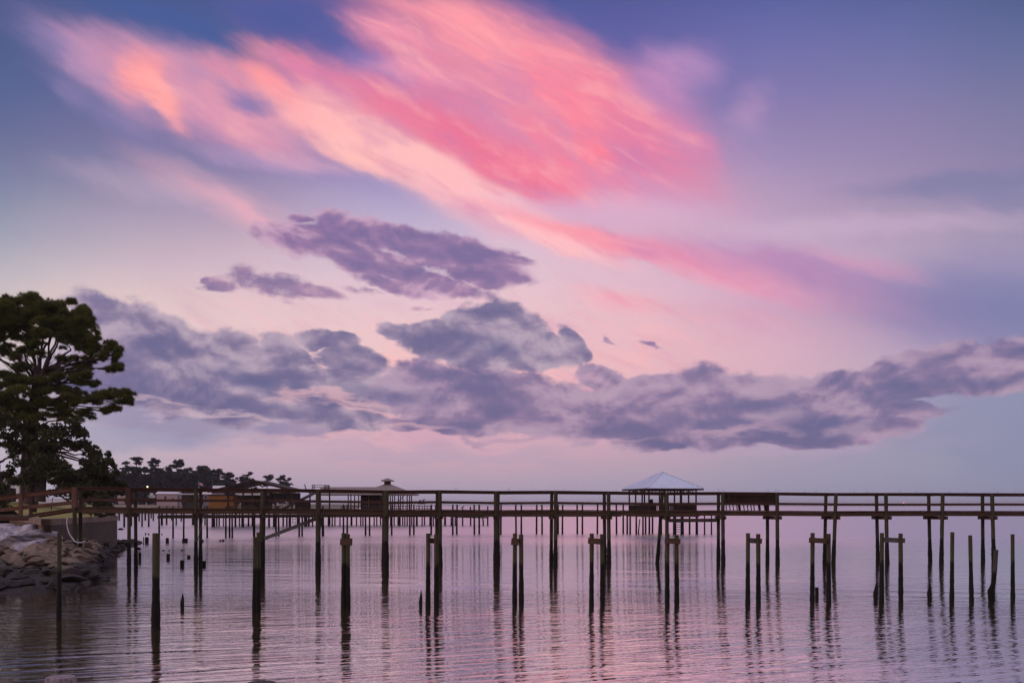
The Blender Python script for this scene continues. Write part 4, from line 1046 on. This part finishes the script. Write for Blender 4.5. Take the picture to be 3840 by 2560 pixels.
for i in range(len(ks) - 1):
    a, c = ks[i], ks[i+1]; Ya, Yc = lerp_tab(YB, a), lerp_tab(YB, c)
    b.beam((px(a, Ya), Ya + .7, 2.42), (px(c, Yc), Yc + .7, 2.42), 1.9, .12)
b.build('deck', M_fardeck, p2)
for dy in (-.12, 1.5):
    b = MB()
    for i in range(len(ks) - 1):
        a, c = ks[i], ks[i+1]; Ya, Yc = lerp_tab(YB, a) + dy, lerp_tab(YB, c) + dy
        b.beam((px(a, Ya), Ya, 2.24), (px(c, Yc), Yc, 2.24), .06, .24)
    b.build('stringer', M_fardeck, p2)

# pavilion
N_ = Vector((px(2422, 117), 117, 0)); th = math.radians(15.5); ex = Vector((math.cos(th), math.sin(th), 0)); ey = Vector((-math.sin(th), math.cos(th), 0)); side = 7.46
CP = N_ + ex * side / 2 + ey * side / 2
pav = thing('pavilion', 'open pavilion with white pyramid metal roof at the end of the second pier', 'pavilion', (CP.x, CP.y, 2.6))
def G2(u, v, z): q = CP + ex * u + ey * v; return Vector((q.x, q.y, z))
hs_ = side / 2; ze, za = 5.50, 7.56
b = MB(); ap = G2(0, 0, za); cs = [G2(-hs_, -hs_, ze), G2(hs_, -hs_, ze), G2(hs_, hs_, ze), G2(-hs_, hs_, ze)]
for k in range(4): b.add([cs[k], cs[(k+1) % 4], ap], [(0, 1, 2)])
b.add([c - Vector((0, 0, .02)) for c in cs], [(3, 2, 1, 0)])
for k in range(4):                                            # raised seams running up each face
    a, c = cs[k], cs[(k+1) % 4]; mid = (a + c) / 2
    nr = (c - a).cross(ap - a).normalized(); nr = nr if nr.z > 0 else -nr
    for j in range(1, 19):
        f = j / 19; s0 = a.lerp(c, f); up = 1 - abs(f - .5) * 2; e_ = s0 + (ap - mid) * (up * .985)
        if up > .03: b.beam(s0 + nr * .02, e_ + nr * .02, .05, .09, nr)
roof = b.build('roof', M_metal, pav)
b = MB()
for k in range(4): b.beam(cs[k] + Vector((0, 0, .03)), ap + Vector((0, 0, .05)), .20, .05)
b.build('ridge_caps', M_metal, roof)
b = MB()
for k in range(4): b.beam(cs[k] - Vector((0, 0, .12)), cs[(k+1) % 4] - Vector((0, 0, .12)), .05, .17)
b.build('fascia', M_brownwall, pav)
hp = 3.05
for k, (u, v) in enumerate([(-hp, -hp), (-hp/3, -hp), (hp/3, -hp), (hp, -hp), (-hp, hp), (-hp/3, hp), (hp/3, hp), (hp, hp), (-hp, -hp/3), (-hp, hp/3), (hp, -hp/3), (hp, hp/3)]):
    o_ = MB().beam(G2(u, v, 2.6), G2(u, v, 5.3), .17, .17).build('post', M_farpile if False else M_brownwall, pav)
    for s_ in (-1, 1):
        du, dv = (s_, 0) if abs(abs(v) - hp) < .01 else (0, s_)
        if abs(u + du * .6) <= hp and abs(v + dv * .6) <= hp:
            MB().beam(G2(u, v, 4.75), G2(u + du * .6, v + dv * .6, 5.3), .08, .08).build('bracket', M_brownwall, pav)
b = MB()
for s_ in (-hp, hp): b.beam(G2(-hp - .1, s_, 5.36), G2(hp + .1, s_, 5.36), .1, .22); b.beam(G2(s_, -hp + .06, 5.36), G2(s_, hp - .06, 5.36), .1, .216)
b.build('top_beam', M_brownwall, pav)
MB().beam(G2(0, -hp - .25, 2.5), G2(0, hp + .25, 2.5), 6.6, .14).build('floor', M_fardeck, pav)
b = MB(); b.beam(G2(-hp - .3, -hp - .28, 2.28), G2(hp + .3, -hp - .28, 2.28), .08, .34); b.beam(G2(hp + .28, -hp - .2, 2.28), G2(hp + .28, hp + .3, 2.28), .08, .33); b.beam(G2(-hp - .28, -hp - .2, 2.28), G2(-hp - .28, hp + .3, 2.28), .08, .33)
b.build('floor_beam', M_fardeck, pav)
for (a, c) in (((-hp, -hp), (hp, -hp)), ((hp, -hp), (hp, hp)), ((-hp, hp), (hp, hp)), ((-hp, -hp), (-hp, hp))):
    A = G2(a[0], a[1], 3.5); C_ = G2(c[0], c[1], 3.5); b = MB(); b.beam(A, C_, .08, .07); b.beam(A - Vector((0, 0, .75)), C_ - Vector((0, 0, .75)), .05, .07)
    n = 36
    for j in range(n): q = A.lerp(C_, (j + .5) / n); b.box((q.x, q.y, 3.1), (.055, .055, .74), th)
    b.build('railing', M_brownwall, pav)
for (u0, u1, m_) in ((-2.95, -2.0, M_brownwall), (-1.55, -.5, M_fardeck), (1.6, 2.5, M_brownwall)):
    MB().beam(G2(u0, -hp + .2, 3.05), G2(u1, -hp + .2, 3.05), .05, .8).build('solid_panel', m_, pav)
for xx, dy in ((2352, 4), (2363, 1.4), (2386, 1), (2411, 0), (2421, 4), (2435, 3.5), (2447, 5), (2478, 2), (2530, 0), (2558, 1), (2586, 2), (2613, 1)):
    vpile(pav, xx, 118 + dy, 2.4, 12 if xx in (2530, 2558) else (9 if xx in (2478, 2613) else 6.3), m=M_farpile)
for k in range(6): MB().beam((px(2537, 118.5), 118.5, .35 + k * .27), (px(2552, 118.5), 118.5, .35 + k * .27), .05, .07).build('ladder_rung', M_fardeck, pav)
MB().beam((px(2500, 118), 118, pz(1952, 118)), (px(2482, 119), 119, pz(1938, 118)), .08, .1).build('brace', M_farpile, pav)
MB().tube([(px(2396, 119), 119, -.2), (px(2394, 119), 119, .3), (px(2399, 119), 119, pz(1945, 119))], [.09, .08, .06], 7, wob=.1).build('leaning_pile', M_stump, pav)
o = thing('boat_platform', 'low timber landing platform joined to the right side of the pavilion', 'platform', (px(2640, 119), 119, 1.75))
MB().beam((px(2508, 120), 120, 1.80), (px(2692, 120), 120, 1.84), 2.4, .12).build('deck', M_fardeck, o)
MB().beam((px(2508, 118.7), 118.7, 1.63), (px(2692, 118.7), 118.7, 1.66), .08, .30).build('stringer', M_fardeck, o)
for xx in (2642, 2668): vpile(o, xx, 118.5, pz(1925, 118.5), 5, name='post')
o = thing('high_chair', 'dark high backed chair standing on the pavilion floor', 'chair', tuple(G2(-1.9, -1.2, 2.57)))
q = G2(-1.9, -1.2, 0); MB().box((q.x, q.y + .2, 3.85), (.42, .06, .75), th).build('backrest', M_stump, o); MB().box((q.x, q.y, 3.4), (.44, .42, .06), th).build('seat', M_stump, o)
for a in (-.18, .18):
    for c in (-.17, .17): MB().box((q.x + a, q.y + c, 2.98), (.045, .045, .8), th).build('leg', M_stump, o)

# ------------------------------------------------------------------ boathouse with cupola (third pier)
Yc = 176.0; s3 = Yc / F
bc = thing('boathouse', 'open boathouse with brown hipped roof and a small cupola', 'boathouse', (px(1450, Yc), Yc, 2.6))
def hip(x0, x1, y0, y1, ze, zr, inset0, inset1, ym=None):
    ym = (y0 + y1) / 2
    A = [(x0, y0, ze), (x1, y0, ze), (x1, y1, ze), (x0, y1, ze)]; R0 = (x0 + inset0, ym, zr); R1 = (x1 - inset1, ym, zr)
    b = MB(); b.add(A + [R0, R1], [(0, 1, 5, 4), (1, 2, 5), (2, 3, 4, 5), (3, 0, 4)]); lo = [(a[0], a[1], ze - .16) for a in A]
    b.add(A + lo, [(0, 1, 5, 4), (1, 2, 6, 5), (2, 3, 7, 6), (3, 0, 4, 7), (4, 5, 6, 7)]); return b
zE = H + 42 * s3
hip(px(1342, Yc), px(1562, Yc), Yc - 4, Yc + 5, zE, H + 84 * s3, 5.1, 5.1).build('main_roof', M_brownroof, bc)
hip(px(1200, Yc), px(1440, Yc), Yc - 2.6, Yc + 3.6, zE - .02, H + 70 * s3, .05, 1.0).build('wing_roof', M_brownroof, bc)
cu = MB().box((px(1452, Yc), Yc + .5, H + 86 * s3), (1.05, 1.05, .85)).build('cupola', M_brownwall, bc)
hip(px(1430, Yc), px(1474.5, Yc), Yc - .55, Yc + 1.55, H + 94.5 * s3, H + 104 * s3, 1.02, 1.02).build('cupola_roof', M_brownroof, cu)
MB().beam((px(1130, Yc), Yc + .5, 2.5), (px(1700, Yc), Yc + .5, 2.5), 8.2, .16).build('deck', M_fardeck, bc)
MB().beam((px(1130, Yc), Yc - 3.7, 2.28), (px(1700, Yc), Yc - 3.7, 2.28), .1, .3).build('stringer', M_fardeck, bc)
MB().box((px(1394, Yc), Yc, 4.1), (72 * s3, 3.5, 3.0)).build('storage_room', M_brownwall, bc)
MB().box((px(1388, Yc), Yc - 1.78, 4.1), (.12, .04, 2.8)).build('door_trim', M_tanwall, bc)
for xx in (1306, 1316, 1345, 1450, 1464, 1480, 1494, 1511, 1527, 1543): MB().box((px(xx, Yc - 3.5), Yc - 3.5, 4.0), (.17, .17, 2.9)).build('post', M_stump, bc)
for xx in (1330, 1472, 1502, 1536): MB().box((px(xx, Yc + 4.4), Yc + 4.4, 4.0), (.17, .17, 2.9)).build('post', M_stump, bc)
MB().beam((px(1487, Yc - 3), Yc - 3, 3.9), (px(1515, Yc - 3), Yc - 3, 5.2), .06, .08).build('brace', M_stump, bc)
for k, (xa, xb_) in enumerate(((1280, 1340), (1360, 1440), (1462, 1545), (1560, 1586), (1590, 1614))):
    b = MB(); Yr = Yc - 3.8
    for zz in (3.35, 2.95): b.beam((px(xa, Yr), Yr, zz), (px(xb_, Yr), Yr, zz), .05, .12)
    for j in range(int((xb_ - xa) / 12) + 1): b.box((px(xa + 12 * j, Yr), Yr + .05, 3.0), (.10, .08, .85))
    b.build('railing', M_fardeck, bc)
for k, xx in enumerate((1237, 1256, 1275, 1318, 1337, 1353, 1361, 1403, 1413, 1427, 1435, 1465, 1478, 1494, 1499, 1510, 1518, 1527, 1544, 1563, 1583, 1592, 1612, 1625, 1669, 1692, 1707)):
    vpile(bc, xx, Yc + (-3.5 if k % 3 else 2.5), 2.4, 7 if xx in (1318, 1494, 1499, 1563, 1669) else 4.6)
o = thing('low_dock', 'low dock platform with leaning pilings right of the boathouse with the cupola', 'dock', (px(1780, 172), 172, 1.4))
MB().beam((px(1705, 172), 172, 1.50), (px(1832, 172), 172, 1.38), 2.2, .2).build('deck', M_fardeck, o)
for (xx, top, ln) in ((1735, 1905, 0), (1765, 1899, -1), (1812, 1936, -3), (1829, 1897, 0)): vpile(o, xx, 171.5, pz(top, 171.5), 5, lean=ln, name='post')
# perched birds
def bird(xx, row, Y, lab, sc=1.0):
    q = Vector((px(xx, Y), Y, pz(row, Y))); b = MB()
    b.tube([q + Vector(v) * sc for v in ((-.22, 0, .02), (-.08, 0, .10), (.08, 0, .16), (.17, 0, .26), (.22, 0, .34))], [.02 * sc, .08 * sc, .10 * sc, .05 * sc, .055 * sc], 8)
    b.tube([q + Vector(v) * sc for v in ((.22, 0, .34), (.34, 0, .33))], [.02 * sc, .006 * sc], 5)
    for a in (-.03, .03): b.tube([q + Vector((.02, a, .08)) * sc, q + Vector((.02, a, -.08)) * sc], .012 * sc, 5)
    o = b.build('bird', M_stump); tag(o, lab, 'bird', 'birds perched on the far docks'); return o
bird(1574, 1880, 172.1, 'small bird, left of two perched beyond the cupola boathouse', 1.0); bird(1588, 1878, 172.1, 'small dark bird, right of two perched beyond the cupola boathouse', 1.1)
bird(1734, 1905, 171.5, 'small bird perched on a dock post between two pier posts', 1.2)
M_rack = M_fardeck
o = thing('fish_table', 'slatted cleaning table standing beside the two perched birds on the far dock', 'table', (px(1581, 172.1), 172.1, 2.5))
MB().box((px(1581, 172.1), 172.1, pz(1886, 172.1)), (1.2, .6, .30)).build('tabletop', M_fardeck, o)
for a in (-.5, .5): MB().box((px(1581, 172.1) + a, 172.1, 3.1), (.08, .08, 1.1)).build('leg', M_fardeck, o)

# ------------------------------------------------------------------ stair tower beside it
Yt = 168.0; st = Yt / F
tw = thing('stair_tower', 'weathered wooden lookout deck with slatted railing and long outside stair', 'lookout', (px(1170, Yt), Yt, 2.6))
MB().beam((px(1150, Yt), Yt, pz(1836, Yt)), (px(1236, Yt), Yt, pz(1836, Yt)), 3.5, .2).build('platform', M_fardeck, tw)
for xx, top in ((1171, 1817), (1178, 1819), (1216, 1818), (1221, 1818), (1226, 1818), (1231, 1818), (1235, 1819)): MB().box((px(xx, Yt - 1.7), Yt - 1.7, (pz(top, Yt) + pz(1836, Yt)) / 2), (.13, .1, abs(pz(top, Yt) - pz(1836, Yt)))).build('baluster', M_fardeck, tw)
for r0, r1 in ((1818.5, 1820.5), (1826, 1827)): MB().beam((px(1170, Yt - 1.6), Yt - 1.6, pz(r0, Yt)), (px(1236, Yt - 1.6), Yt - 1.6, pz(r1, Yt)), .05, .10).build('handrail', M_fardeck, tw)
MB().beam((px(1152, Yt), Yt - 1, pz(1834, Yt)), (px(1147, Yt), Yt - 1, pz(1815, Yt)), .14, .14).build('leaning_post', M_fardeck, tw)
for dy in (-1.6, -.3): MB().beam((px(1065, Yt), Yt + dy, pz(1908, Yt)), (px(1190, Yt), Yt + dy, pz(1845, Yt)), .07, .34).build('stair_stringer', M_greyboard, tw)
b = MB()
for k in range(16): f = (k + .5) / 16; b.box((px(1065 + 125 * f, Yt), Yt - .95, pz(1906 - 63 * f, Yt)), (.32, 1.25, .05))
b.build('stair_treads', M_fardeck, tw)
for xx in (1158, 1190, 1232): MB().beam((px(xx, Yt), Yt + 1, 1.5), (px(xx, Yt), Yt + 1, pz(1838, Yt)), .22, .22).build('post', M_farpile, tw)
MB().box((px(1135, Yt + 3), Yt + 3, pz(1893, Yt)), (2.6, .1, 1.6)).build('wall_panel', M_fardeck, tw)
MB().box((px(1068, Yt + 4), Yt + 4, pz(1862, Yt)), (5.4, .1, 1.4)).build('screen_wall', M_grey, tw)
MB().beam((px(1130, Yt), Yt, 2.42), (px(1300, Yt), Yt, 2.42), 3.6, .2).build('deck', M_fardeck, tw)
b = MB()
for xx in (1097, 1110): b.beam((px(xx, Yt - 3), Yt - 3, pz(1935, Yt)), (px(xx, Yt - 3), Yt - 3, pz(1962, Yt)), .06, .06)
for rw in (1945, 1954, 1961): b.beam((px(1097, Yt - 3), Yt - 3, pz(rw, Yt)), (px(1110, Yt - 3), Yt - 3, pz(rw, Yt)), .06, .07)
o = b.build('swim_ladder', M_stump); tag(o, 'small ladder hanging below the far dock above the slanting brace board', 'ladder')
for xx, w_ in ((1116, 5), (1146, 12), (1158, 7), (1172, 5), (1190, 6), (1232, 6), (1205, 5), (1246, 5)): vpile(tw, xx, Yt - .5, 2.4, w_)

# ------------------------------------------------------------------ dark gabled boathouse
Yd = 166.0; s4 = Yd / F
bd = thing('gabled_boathouse', 'open boathouse under a broad low dark gable roof left of the lookout stair', 'boathouse', (px(979, Yd), Yd, 2.6))
zr_ = H + 93 * s4; hw = 7.4; dz = hw * .245; X0 = px(979, Yd)
for s_ in (-1, 1):
    b = MB(); A = Vector((X0, Yd - 5, zr_)); B_ = Vector((X0 + s_ * hw, Yd - 5, zr_ - dz)); t_ = Vector((0, 0, -.14)); bk2 = Vector((0, 12, 0))
    b.add([A, B_, B_ + bk2, A + bk2, A + t_, B_ + t_, B_ + bk2 + t_, A + bk2 + t_], [(0, 1, 2, 3), (7, 6, 5, 4), (0, 4, 5, 1), (2, 6, 7, 3), (1, 5, 6, 2), (0, 3, 7, 4)]); b.build('roof', M_darkroof, bd)
    MB().beam(A + Vector((0, -.06, -.10)), B_ + Vector((0, -.06, -.10)), .06, .34).build('fascia', M_brownwall, bd)
    MB().beam((X0, Yd - 4.9, zr_ - .35), (X0 + s_ * 1.6, Yd - 4.9, zr_ - 1.15), .08, .2).build('truss', M_brownwall, bd)
MB().beam((X0 - hw + .5, Yd - 4.85, zr_ - dz - .12), (X0 + hw - .5, Yd - 4.85, zr_ - dz - .12), .12, .26).build('tie_beam', M_brownwall, bd)
for xx in (855, 912, 946, 979, 1014, 1033, 1095): MB().box((px(xx, Yd - 4.5), Yd - 4.5, (2.5 + zr_ - dz) / 2), (.22, .22, zr_ - dz - 2.5)).build('post', M_brownwall, bd)
MB().box((px(935, Yd), Yd + 5, 3.9), (5.2, .1, 2.3)).build('interior_shade', M_darkroof, bd)  # dark sheet standing in for the shade inside the open boathouse
MB().beam((px(785, Yd), Yd - .5, 2.5), (px(1135, Yd), Yd - .5, 2.5), 9.5, .16).build('deck', M_fardeck, bd)
MB().beam((px(785, Yd), Yd - 5.3, 2.28), (px(1135, Yd), Yd - 5.3, 2.28), .1, .3).build('stringer', M_fardeck, bd)
for k, (xx, w_) in enumerate(((800, 13), (813, 5), (822, 5), (838, 4), (883, 7), (898, 4.5), (910, 10), (932, 6), (946, 5), (985, 6), (1009, 7), (1028, 9), (1062, 6), (1076, 6), (1087, 9))): vpile(bd, xx, Yd + (-4.5 if w_ > 6 else 2), 2.4, w_)
Yr = Yd - 5.2
for (xa, xb_) in ((888, 960), (998, 1030), (1040, 1062)):
    b = MB()
    for zz in (3.4, 3.0): b.beam((px(xa, Yr), Yr, zz), (px(xb_, Yr), Yr, zz), .05, .1)
    for j in range(int((xb_ - xa) / 9) + 1): b.box((px(xa + 9 * j, Yr), Yr + .05, 3.0), (.08, .08, .85))
    b.build('railing', M_fardeck, bd)
o = thing('tan_shed', 'tan vertical board shed standing on the dock below the dark gable roof', 'shed', (px(838, Yd - 3), Yd - 3, 2.5))
q = px(838, Yd - 3); MB().box((q, Yd - 3, 3.85), (90 * s4, 2.6, 2.5)).build('wall', M_tanwall, o); MB().box((q, Yd - 3, 5.17), (96 * s4, 3.0, .12)).build('roof', M_darkroof, o)
b = MB()
for k in range(9): b.box((q - 42 * s4 + k * 10.5 * s4, Yd - 4.315, 3.85), (.05, .03, 2.46))
b.build('battens', M_tanwall, o)
for (xa, xb_, ra, rb_, Y, lab) in ((883, 977, 1848.5, 1855.5, 190, 'long white boat lift awning behind the dark gabled boathouse'), (668, 732, 1849.5, 1853.5, 300, 'thin white roof edge of the dark open shelter right of the pale house')):
    o = thing('awning', lab, 'awning', (px((xa + xb_) / 2, Y), Y, 3), 'white awnings in the distance'); zt = pz(ra, Y); zb_ = pz(rb_, Y)
    MB().box((px((xa + xb_) / 2, Y), Y + 2, (zt + zb_) / 2), ((xb_ - xa) / F * Y, 4, zt - zb_)).build('canopy', M_white, o)
    MB().box((px((xa + xb_) / 2, Y), Y + 3.6, (zb_ + 2.2) / 2), ((xb_ - xa) / F * Y * .97, .2, zb_ - 2.2)).build('interior_shade', M_darkroof, o)  # near-black sheet in place of the shade under the canopy
    for f in (.03, .5, .97): MB().box((px(xa + (xb_ - xa) * f, Y), Y + .2, (zb_ + 1.5) / 2), (.16, .16, zb_ - 1.0)).build('post', M_farpile, o)

# third low dock at the left with its many pilings
Yg = 164.0
o = thing('left_dock', 'old dock with many stubby pilings between the bank and the tan shed', 'dock', (px(620, Yg), Yg, 2.4))
MB().beam((px(580, Yg), Yg + 1, 2.5), (px(786, Yg), Yg + 1, 2.5), 2.4, .16).build('deck', M_fardeck, o)
MB().beam((px(580, Yg), Yg - .3, 2.3), (px(786, Yg), Yg - .3, 2.3), .1, .26).build('stringer', M_fardeck, o)
for k, (xx, rw, w_) in enumerate(((447, 1950, 6), (466, 1975, 7), (493, 1970, 5), (522, 1953, 5), (533, 1973, 6), (545, 1950, 6), (558, 1973, 6), (567, 1942, 5), (575, 1952, 5), (607, 1968, 8), (625, 1966, 6), (643, 1950, 4), (661, 1968, 5), (680, 1953, 5), (724, 1967, 8), (741, 1950, 5), (769, 1968, 5), (420, 1975, 5), (512, 1945, 4))):
    Y = wy(rw); vpile(o, xx, Y, 2.5 + (.3 if k % 2 else -.1), w_)
for xx in (600, 627, 690, 754, 768, 780): MB().box((px(xx, Yg), Yg - .2, 2.95), (.2, .15, .9)).build('rail_post', M_fardeck, o)
MB().beam((px(596, Yg), Yg - .2, 3.3), (px(786, Yg), Yg - .2, 3.3), .06, .09).build('rail', M_fardeck, o)

# ------------------------------------------------------------------ buildings on the far shore
Yh = 440.0; sh = Yh / F
def gable_house(name, label, cat, xa, xb_, r_eave, r_ridge, r_base, Y, wall, roof, windows=()):
    t = thing(name, label, cat, (px((xa + xb_) / 2, Y), Y, 3.5)); x0, x1 = px(xa, Y), px(xb_, Y); zb_, ze_, zr = pz(r_base, Y), pz(r_eave, Y), pz(r_ridge, Y); dp = (x1 - x0) * .7
    w_ = MB().box(((x0 + x1) / 2, Y + dp / 2, (zb_ - 1 + ze_) / 2), (x1 - x0, dp, ze_ - zb_ + 1)).build('wall', wall, t)
    b = MB(); xm = (x0 + x1) / 2; ov = .5
    b.add([(x0 - ov, Y - ov, ze_), (x1 + ov, Y - ov, ze_), (x1 + ov, Y + dp + ov, ze_), (x0 - ov, Y + dp + ov, ze_), (x0 - ov, Y + dp / 2, zr), (x1 + ov, Y + dp / 2, zr)], [(0, 1, 5, 4), (2, 3, 4, 5), (1, 2, 5), (3, 0, 4), (3, 2, 1, 0)]); b.build('roof', roof, t)
    for (wx, r0, r1, ww) in windows:
        MB().box((px(wx, Y), Y - .06, (pz(r0, Y) + pz(r1, Y)) / 2), (ww * Y / F, .1, abs(pz(r0, Y) - pz(r1, Y)))).build('window', M_darkroof, t)
    return t
gable_house('pale_house', 'pale pink shore house with light roof and one dark window', 'house', 587, 663, 1851, 1841, 1894, Yh, M_pink, M_white, ((620, 1860, 1871, 7), (648, 1866, 1880, 5)))
gable_house('white_cabin', 'small white pyramid roofed cabin roof above the tan shed left of the gable', 'cabin', 800, 836, 1830, 1820, 1890, 420, M_grey, M_white)
gable_house('low_shed', 'small shed with white roof between the flagpole and the tan shed', 'shed', 762, 789, 1852, 1844, 1892, 400, M_grey, M_white, ((772, 1858, 1870, 5),))
gable_house('garden_shed', 'tiny tan shed on the far shore beside the near trees', 'shed', 438, 462, 1866, 1856, 1880, 420, M_pink, flat('tan_roof', (.3, .22, .17), (.25, .18, .14), 1), ())
Y = 400
bt = thing('white_boat', 'white boat parked on the far shore left of the pale house', 'boat', (px(568, Y), Y, 3.8))
b = MB(); x0, x1 = px(553, Y), px(581, Y); zb_ = pz(1866, Y); zt = pz(1856, Y)
b.add([(x0, Y, zt), (x0 + .5, Y - .7, zt), (x1, Y - .8, zt), (x1, Y + .8, zt), (x0 + .5, Y + .7, zt), (x0 + .7, Y, zb_), (x1 - .1, Y - .5, zb_), (x1 - .1, Y + .5, zb_)], [(0, 1, 2, 3, 4), (0, 5, 6, 2, 1), (0, 4, 3, 7, 5), (2, 6, 7, 3), (5, 7, 6)]); b.build('hull', M_white, bt)
MB().box((px(569, Y), Y, pz(1852, Y)), (1.1, 1.1, .9)).build('cabin', M_white, bt)
MB().tube([(px(563, Y), Y, zt), (px(563, Y), Y, pz(1846, Y))], .06, 6).build('mast', M_white, bt)
Y = 300
fl = thing('flagpole', 'white pole flying a small red and white striped flag with blue corner above the rail', 'flagpole', (px(746, Y), Y, 2))
MB().tube([(px(746, Y), Y, 1.0), (px(746, Y), Y, pz(1804, Y))], .06, 8).build('pole', M_white, fl)
m, nt, p = nmat('striped_flag'); g = nt.nodes.new('ShaderNodeNewGeometry'); sp = nt.nodes.new('ShaderNodeSeparateXYZ'); L(nt, g.outputs['Position'], sp.inputs[0])
mm_ = nt.nodes.new('ShaderNodeMath'); mm_.operation = 'PINGPONG'; L(nt, sp.outputs[2], mm_.inputs[0]); mm_.inputs[1].default_value = .10
L(nt, mx(nt, mr(nt, mm_.outputs[0], .045, .055), (0.62, 0.08, 0.09), (0.7, 0.6, 0.62)), p.inputs['Base Color'])
b = MB(); zt = pz(1807, Y); NXf = 10; vs = []
for i in range(NXf + 1):
    f = i / NXf; X_ = px(746, Y) + .06 + f * 1.15; yy = Y + .14 * math.sin(f * 7)
    for k in range(3): vs.append((X_, yy, zt - f * .45 - k * .38 + .05 * math.sin(f * 5)))
b.add(vs, [(i*3+k, i*3+k+1, (i+1)*3+k+1, (i+1)*3+k) for i in range(NXf) for k in range(2)], True); fg = b.build('flag', m, fl)
b = MB(); b.add([(v[0], v[1] - .01, v[2]) for v in vs[:12:3]] + [(v[0], v[1] - .01, v[2]) for v in vs[1:12:3]], [(0, 1, 5, 4), (1, 2, 6, 5), (2, 3, 7, 6)]); b.build('flag_canton', flat('flag_blue', (.05, .07, .25)), fg)
Y = 330; o = MB().tube([(px(797, Y), Y, 2), (px(797, Y), Y, pz(1797, Y))], .09, 8).build('bare_pole', M_greyboard); tag(o, 'tall bare pole beside the small white roof on the far shore', 'pole')
# far lit lamps
Y = 380; o = thing('yard_light', 'lit yellow yard light in front of the distant wood', 'lamp', (px(553, Y), Y, 4)); MB().tube([(px(553, Y), Y + .3, 3.5), (px(553, Y), Y + .3, pz(1823, Y))], .08, 6).build('pole', M_stump, o)
MB().tube([(px(553, Y), Y, pz(1826.5, Y)), (px(553, Y), Y, pz(1822, Y))], [.22, .3], 10).build('lamp_head', emis('yard_lamp_glow', (1.0, .85, .45), 3.0), o)
Y = 2500; o = thing('channel_marker', 'tiny red lit channel marker far out on the bay at right', 'beacon', (px(3388, Y), Y, 0)); MB().tube([(px(3388, Y), Y, -1), (px(3388, Y), Y, pz(1886, Y))], .5, 8).build('tower', M_grey, o)
MB().tube([(px(3388, Y), Y, pz(1886, Y)), (px(3388, Y), Y, pz(1883.5, Y))], 1.1, 10).build('light', emis('marker_glow', (1.0, .35, .3), 2.0), o)

for o in bpy.data.objects:
    if '_w' in o: del o['_w']

# ------------------------------------------------------------------ evening haze over the bay
hz = MB().add([(x, y, z) for x in (-8800, 8800) for y in (-55, 13800) for z in (-1.0, 40)], [(0,1,3,2),(4,6,7,5),(0,4,5,1),(2,3,7,6),(0,2,6,4),(1,5,7,3)])
mh = bpy.data.materials.new('evening_haze'); mh.use_nodes = True; n_ = mh.node_tree; n_.nodes.clear()
pv = n_.nodes.new('ShaderNodeVolumePrincipled'); pv.inputs['Density'].default_value = 0.00012; pv.inputs['Color'].default_value = (0.85, 0.82, 0.9, 1)
oo = n_.nodes.new('ShaderNodeOutputMaterial'); n_.links.new(pv.outputs[0], oo.inputs['Volume'])
ho = hz.build('haze', mh); ho['kind'] = 'stuff'
